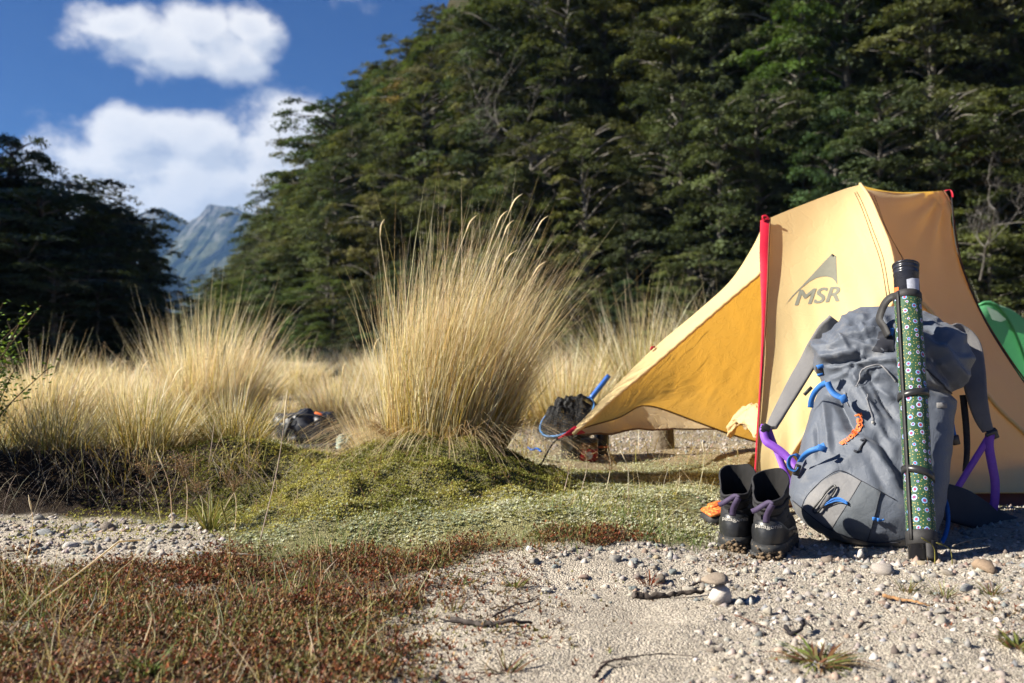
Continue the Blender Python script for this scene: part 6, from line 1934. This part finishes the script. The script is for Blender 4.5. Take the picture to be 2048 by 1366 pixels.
# ------------------------------------------------------------------ the black bag on the left
M['bag'] = pmat('black_bag_nylon', (0.018, 0.020, 0.027), (0.028, 0.031, 0.040), 30, 0.45, 0.3, 60, 0.006, 0.45)
M['sage'] = pmat('sage_rope', (0.20, 0.25, 0.21), (0.27, 0.32, 0.27), 80, 0.8, 0.4)
p_ = P(617, 893, 5.0); z_ = gz1(p_[0], p_[1])
bagr = thing('black_bag', 'small black bag with red zip pull lying in the dry grass', 'bag', (p_[0], p_[1], z_ + 0.01)); bagr.scale = (1.08, 1.08, 1.08)
th_ = np.linspace(0, 2 * np.pi, 60, endpoint=False)
Vb = []
for k, s_ in enumerate(np.linspace(0, 1, 40)):
    hw = 0.145 * (1 - abs(2 * s_ - 1) ** 3.2) ** 0.55
    pass
ph = np.linspace(-np.pi / 2, np.pi / 2, 40)
pw = lambda v, e: np.sign(v) * np.abs(v) ** e
Vb = np.stack([0.145 * pw(np.cos(ph), 0.5)[:, None] * pw(np.cos(th_), 0.7)[None], 0.085 * pw(np.cos(ph), 0.5)[:, None] * pw(np.sin(th_), 0.7)[None], 0.082 + 0.082 * pw(np.sin(ph), 0.6)[:, None] + 0 * th_[None]], -1)
Vb = Vb * (1 + (np.abs(fbm(Vb[..., 0] * 22 + 9, Vb[..., 2] * 16, 221, 3)) * -0.55 + 0.09))[..., None]
Vb[..., 0] += 0.15 * (0.08 - Vb[..., 2])
g = Geo(); grid(g, Vb, closed=True); g.build('body', M['bag'], bagr)
g = Geo(); tube(g, spline([(-0.12, -0.06, 0.135), (-0.04, -0.085, 0.155), (0.05, -0.085, 0.150), (0.12, -0.06, 0.125)], 20), 0.004, 6); g.build('zip', M['black_web'], bagr)
g = Geo(); band(g, spline([(0.045, -0.075, 0.163), (0.06, -0.08, 0.160), (0.078, -0.08, 0.154)], 8), (0, 0.5, 1), 0.010, 0.003); g.build('zip_pull', M['orange_print'], bagr)
g = Geo(); band(g, spline([(-0.09, -0.088, 0.02), (-0.085, -0.098, 0.07), (-0.06, -0.085, 0.14)], 12), (1, 0, 0), 0.02, 0.003); g.build('strap', M['black_web'], bagr)
g = Geo(); band(g, spline([(-0.1, -0.10, 0.015), (0.0, -0.14, 0.012), (0.12, -0.13, 0.015), (0.18, -0.08, 0.012)], 16), (0, 1, 0.1), 0.05, 0.018); g.build('waist_belt', M['bag'], bagr)
rp = thing('rope_bundle', 'small sage green bundle of cord beside the black bag', 'rope', tuple(P(692, 890, 4.7)))
g = Geo()
q_ = [P(674, 889, 4.7), P(682, 881, 4.68), P(698, 882, 4.7), P(706, 887, 4.72), P(696, 893, 4.7), P(680, 892, 4.68)]
for k in range(4):
    tube(g, spline(np.array(q_ + [q_[0]]) + (0, 0.004 * k, 0.012 * (k - 1)), 30), 0.0075, 6)
ppart(g, 'coil', M['sage'], root=rp)
g = Geo(); tube(g, spline([P(694, 886, 4.69), P(698, 874, 4.69), P(706, 873, 4.69), P(710, 886, 4.7)], 16) + (0, -0.01, 0), 0.007, 6); ppart(g, 'loop', M['sage'], root=rp)

# ------------------------------------------------------------------ sticks, stalks and small plants
def stick(name, label, pts, r, c, Yf=None, lift=0.006, cat='stick', kink=0.0, branches=(), group=None):
    q = []
    for (px, py, dz) in pts:
        x, y = ground_at(px, py); q.append((x, y, gz1(x, y) + lift + dz))
    q = spline(np.array(q), 22)
    rg = np.random.default_rng(int(pts[0][0]))
    q = q + rg.normal(0, r * 0.25, q.shape)
    rad = np.linspace(r, r * 0.45, 22) * (1 + rg.normal(0, 0.12, 22))
    g = Geo(); tube(g, q, rad, 8, np.array(c)[None] * rg.uniform(0.7, 1.3, (22, 1)))
    for (i, dx, dy, dz, rr) in branches:
        s_ = q[i]; tube(g, spline([s_, s_ + np.array((dx, dy, dz)) * 0.5 + rg.normal(0, 0.003, 3), s_ + np.array((dx, dy, dz))], 8), np.linspace(rr, rr * 0.4, 8), 6, c)
    return tag(g.build(name, M['wood']), label, cat, group)


stick('fallen_stick', 'dark crooked stick lying on the pale sand in the lower middle', [(905, 1246, 0), (950, 1252, 0), (985, 1256, 0.002), (1030, 1253, 0.003), (1064, 1250, 0.0)], 0.006, (0.07, 0.06, 0.055), branches=((4, -0.05, 0.01, 0.004, 0.003),))
stick('thin_twig', 'thin forked twig on the sand above the dark crooked stick', [(985, 1240, 0), (1015, 1228, 0.004), (1035, 1219, 0.004), (1060, 1212, 0.002), (1078, 1200, 0.0)], 0.0024, (0.16, 0.13, 0.11), branches=((14, 0.03, 0.04, 0.006, 0.0014), (8, -0.04, -0.01, 0.0, 0.0014)))
stick('fallen_stick', 'short dark stick with rough bark touching the upright whitish stone', [(1268, 1196, 0), (1300, 1199, 0), (1345, 1196, 0.0), (1406, 1192, 0.004)], 0.0075, (0.09, 0.075, 0.065))
stick('thin_twig', 'small black twig lying just above the upright whitish stone', [(1378, 1171, 0.0), (1400, 1170, 0.002), (1432, 1168, 0.0)], 0.003, (0.05, 0.04, 0.04))
stick('fallen_stick', 'straight orange-brown stick on the sand below the rod tube', [(1766, 1198, 0.002), (1800, 1207, 0.002), (1835, 1213, 0.002), (1860, 1219, 0)], 0.0036, (0.34, 0.19, 0.09))
stick('wood_scrap', 'curled black scrap of wood on the sand in the lower right', [(1570, 1264, 0.004), (1584, 1274, 0.0), (1602, 1272, 0.006), (1606, 1262, 0.012), (1626, 1266, 0.0)], 0.0042, (0.035, 0.032, 0.035))
stick('thin_twig', 'thin dark root arching across the sand at the bottom middle', [(1188, 1364, 0), (1206, 1343, 0.003), (1230, 1334, 0.005), (1262, 1330, 0.002)], 0.0030, (0.07, 0.05, 0.045), branches=((12, 0.03, 0.03, 0.0, 0.0012),))
stick('thin_twig', 'fine dark root running to the right from the bottom middle', [(1200, 1334, 0), (1260, 1326, 0.003), (1330, 1318, 0.002), (1400, 1322, 0)], 0.0015, (0.10, 0.08, 0.07))
stick('fallen_stick', 'greyish peeling stick at the bottom left of the sand', [(782, 1318, 0.002), (810, 1334, 0.004), (845, 1352, 0.004), (875, 1368, 0.002)], 0.0040, (0.24, 0.19, 0.16))
stick('thin_twig', 'little dark twig on the sand right of the black scrap', [(1718, 1262, 0.0), (1728, 1255, 0.003), (1742, 1252, 0.0)], 0.0026, (0.09, 0.075, 0.07))
stick('thin_twig', 'thin reddish twig slanting on the sand left of the black scrap', [(1470, 1240, 0.003), (1500, 1252, 0.003), (1548, 1268, 0.0)], 0.0014, (0.14, 0.08, 0.06))
stick('pale_stick', 'pale straight twig lying at the edge of the red herb', [(380, 1112, 0.004), (430, 1115, 0.006), (480, 1118, 0.006), (525, 1120, 0.004)], 0.0036, (0.46, 0.40, 0.31))
stick('thin_twig', 'pale twig on the shaded gravel right of the rod tube', [(1905, 1100, 0.004), (1930, 1094, 0.008), (1955, 1088, 0.008), (1978, 1084, 0.004)], 0.0022, (0.32, 0.28, 0.22))
stick('dark_stick', 'dark stick lying in the dry grass between the left tussocks', [(318, 826, 0.03), (345, 828, 0.04), (375, 826, 0.04), (408, 830, 0.03)], 0.016, (0.02, 0.02, 0.028))
# the long bent straw
x0, y0 = ground_at(40, 1242); x1, y1 = ground_at(240, 1082)
g = Geo(); A0 = np.array((x0, y0, gz1(x0, y0) + 0.012)); A1 = P(238, 1083, 2.15); A2 = P(288, 1079, 2.2)
tube(g, spline([A0, (A0 + A1) / 2 + (0, 0, -0.004), A1], 20), np.linspace(0.0011, 0.0022, 20), 5, PALE)
tube(g, spline([A1, (A1 + A2) / 2, A2], 8), np.linspace(0.0024, 0.0018, 8), 5, PALE)
tag(g.build('bent_straw', M['grass']), 'long pale bent straw lying across the red herb on the left', 'straw')


def stalk(px, py, tpx, tpy, Y, label, head='panicle', c=BRN, n=90, spread=0.022, hl=0.35):
    a = P(px, py, Y); b_ = P(tpx, tpy, Y - 0.02); a[2] = gz1(a[0], a[1])
    t = thing('grass_seed_stalk', label, 'grass stalk', tuple(a), 'seed-head grass stalks')
    mid = (a + b_) / 2 + np.array((0.012, 0, 0.01))
    q = spline([a, mid, b_], 24)
    g = Geo(); tube(g, q, np.linspace(0.0013, 0.0006, 24), 4, jitter(PALE * 0.8 if c is not OLV else OLV * 1.3, 1)[0]); keep_world(g.build('stem', M['grass'], t), t)
    g = Geo()
    if head == 'panicle':
        for k in range(n):
            s_ = 1 - hl * RNG.random() ** 0.8
            p0 = np.array([np.interp(s_, np.linspace(0, 1, 24), q[:, i]) for i in range(3)])
            wd = spread * math.sin(math.pi * min(1, (1 - s_) / hl * 0.85 + 0.12))
            e = p0 + np.array((RNG.normal(0, wd), RNG.normal(0, wd), RNG.uniform(0.004, 0.022)))
            tube(g, [p0, e], 0.00035, 3, np.array(c) * 0.8, False)
            octa(g, e[None], np.array([RNG.uniform(0.0014, 0.0026)]), jitter(c, 1, 0.3))
    else:
        tube(g, q[-7:] + (0, 0, 0), np.array((0.001, 0.0026, 0.0034, 0.0036, 0.0032, 0.0022, 0.0008)) * 0.6, 6, PALE if c is BRN else np.array(c) * 1.3)
    keep_world(g.build('seed_head', M['grass'], t), t)
    return t


stalk(322, 1050, 278, 925, 2.75, 'brown feathery seed head leaning left above the dark bank edge')
stalk(345, 1052, 312, 900, 2.72, 'thin straw stalk behind the left-leaning brown seed head', 'spike')
stalk(372, 1058, 358, 915, 2.70, 'upright brown seed head in the middle of the dark bank edge', spread=0.028, n=130)
stalk(405, 1050, 385, 965, 2.66, 'brown seed head beside the rope of green blades near the hump', n=80)
stalk(470, 1075, 455, 950, 2.62, 'reddish brown loose seed head at the left end of the hump', n=90)
stalk(1162, 960, 1170, 895, 3.2, 'brown seed head in front of the dark pot', n=80, spread=0.016)
stalk(1212, 960, 1215, 897, 3.15, 'brown seed head in front of the black canister', n=90, spread=0.016, hl=0.6)
stalk(1128, 960, 1132, 905, 3.1, 'loose pale seed head below the red tent corner', c=STRAW, n=70, spread=0.016, hl=0.6)
stalk(1255, 960, 1241, 900, 3.05, 'bare straw stalk under the tent porch', 'spike')
stalk(1395, 985, 1405, 880, 3.0, 'straw stalk rising before the gathered tent door', 'spike')
stalk(520, 1120, 575, 780, 2.5, 'long bare straw stalk crossing in front of the black bag', 'spike')
stalk(680, 890, 655, 835, 4.3, 'small brown seed head in front of the black bag', n=60, spread=0.03, hl=0.6)
stalk(455, 1260, 440, 1000, 2.0, 'tall greenish grass spike rising from the red herb', 'spike', c=OLV)
stalk(285, 1330, 292, 1200, 1.62, 'pale dry stalk in the red herb at the lower left', 'spike')
stalk(53, 1130, 57, 990, 2.3, 'thin stalk before the gravel strip at the left edge', 'spike')
stalk(1870, 1195, 1842, 1075, 2.22, 'green grass stalk rising before the foot of the rod tube', 'spike', c=OLV)
stalk(1905, 1190, 1872, 1085, 2.22, 'yellow-green grass stalk right of the rod tube foot', 'spike', c=OLV)


def rosette(px, py, n, L, label, name='grass_tuft', cols=None, up=0.5, wd=0.004, rr=0.02):
    x, y = ground_at(px, py)
    t = thing(name, label, 'grass tuft', (x, y, gz1(x, y)), 'small tufts on the sand')
    g = Geo(); a = RNG.uniform(0, 6.28, n)
    d = norm(np.stack([np.cos(a), np.sin(a), RNG.uniform(up * 0.3, up * 1.6, n)], 1))
    root = np.stack([np.cos(a) * rr * RNG.random(n), np.sin(a) * rr * RNG.random(n), np.zeros(n)], 1)
    cc_ = pick(cols or [(0.17, 0.21, 0.05), (0.23, 0.25, 0.07), (0.25, 0.12, 0.06), (0.33, 0.25, 0.12)], n, None, 0.2)
    blades(g, root, d, L * RNG.uniform(0.5, 1.1, n), wd * RNG.uniform(0.6, 1.2, n), np.stack([0 * a, 0 * a, np.full(n, -0.35)], 1) + RNG.normal(0, 0.08, (n, 3)), cc_ * 0.7, cc_, 4, power=2.2)
    g.build('blades', M['grass'], t, False)['kind'] = 'stuff'
    return t


rosette(1638, 1326, 130, 0.075, 'spreading green grass rosette on the sand at the bottom right', wd=0.0055, rr=0.03)
rosette(2036, 1296, 60, 0.06, 'small dark grass tuft at the right picture edge', up=0.9)
rosette(1012, 1345, 26, 0.065, 'sparse reddish grass tuft at the bottom middle', up=0.9, cols=[(0.2, 0.09, 0.05), (0.16, 0.15, 0.05)])
rosette(1812, 1185, 36, 0.06, 'thin green tuft in the gravel left below the rod tube', up=1.6, wd=0.002)
rosette(1890, 1195, 44, 0.06, 'thin green tuft in the gravel right below the rod tube', up=1.2, wd=0.002)
rosette(1985, 1190, 40, 0.06, 'sparse green tuft among the stones at the right', up=1.2, wd=0.002)
rosette(905, 1222, 20, 0.05, 'short dark green tuft where the red herb meets the sand', up=1.8, wd=0.003)
rosette(628, 1284, 14, 0.035, 'little bright yellow-green seedling in the red herb', cols=[(0.33, 0.36, 0.05)], up=0.5, wd=0.008, rr=0.004)
rosette(1030, 1172, 46, 0.05, 'green grass tuft on the upper edge of the sand', up=1.2, wd=0.003)
rosette(925, 1170, 40, 0.045, 'tuft of flattened green grass on the upper left edge of the sand', up=0.8, wd=0.003)
rosette(1300, 1168, 40, 0.045, 'reddish tuft on the upper edge of the sand', up=1.2, cols=[(0.22, 0.06, 0.03), (0.26, 0.11, 0.05)], wd=0.003)
rosette(420, 1060, 70, 0.17, 'tall arching tuft of green blades left of the mossy hump', up=1.7, wd=0.004, cols=[(0.28, 0.27, 0.08), (0.40, 0.34, 0.15), (0.20, 0.22, 0.06)])
rosette(30, 1290, 60, 0.06, 'green grass tuft in the lower left corner', up=1.0, wd=0.003)
rosette(300, 1345, 50, 0.07, 'green blades at the bottom edge in the red herb', up=1.2, wd=0.003, cols=[(0.14, 0.2, 0.05), (0.2, 0.25, 0.07)])

# ------------------------------------------------------------------ leafy shrub at the left edge
sx, sy = -1.86, 3.16
sh = thing('leafy_shrub', 'bright green small-leaved shrub at the left picture edge', 'shrub', (sx, sy, gz1(sx, sy)))
g = Geo(); lg = Geo()
rg = np.random.default_rng(77)
for k in range(110):
    a = rg.uniform(0, 6.28); L = rg.uniform(0.2, 0.52)
    d = norm(np.array((math.cos(a) * 0.62 * rg.random(), math.sin(a) * 0.62 * rg.random(), 1.0)))
    p0 = np.array((math.cos(a) * 0.16 * rg.random(), math.sin(a) * 0.16 * rg.random(), 0))
    q = spline([p0, p0 + d * L * 0.5 + rg.normal(0, 0.02, 3), p0 + d * L + np.array((math.cos(a), math.sin(a), 0)) * 0.06], 12)
    tube(g, q, np.linspace(0.0035, 0.001, 12), 5, (0.16, 0.11, 0.06), False)
    nl = 70
    s_ = rg.uniform(0.3, 1.0, nl)
    ctr = np.stack([np.interp(s_, np.linspace(0, 1, 12), q[:, i]) for i in range(3)], 1) + rg.normal(0, 0.016, (nl, 3))
    nn = norm(np.stack([rg.normal(0, .6, nl), rg.normal(0, .6, nl), np.ones(nl)], 1)); t1 = norm(np.cross(nn, rg.normal(0, 1, (nl, 3)))); t2 = np.cross(nn, t1)
    z_ = rg.uniform(0.006, 0.011, nl)[:, None]
    V = np.stack([ctr - t1 * z_, ctr - t2 * z_ * 0.6, ctr + t1 * z_, ctr + t2 * z_ * 0.6], 1).reshape(-1, 3)
    c_ = np.array((0.15, 0.24, 0.035)) * rg.uniform(0.6, 1.4, (nl, 1))
    lg.add(V, np.arange(nl * 4).reshape(-1, 4), None, np.repeat(c_, 4, 0))
g.build('stems', M['wood'], sh)
lg.build('foliage', M['herb'], sh, False)['kind'] = 'stuff'
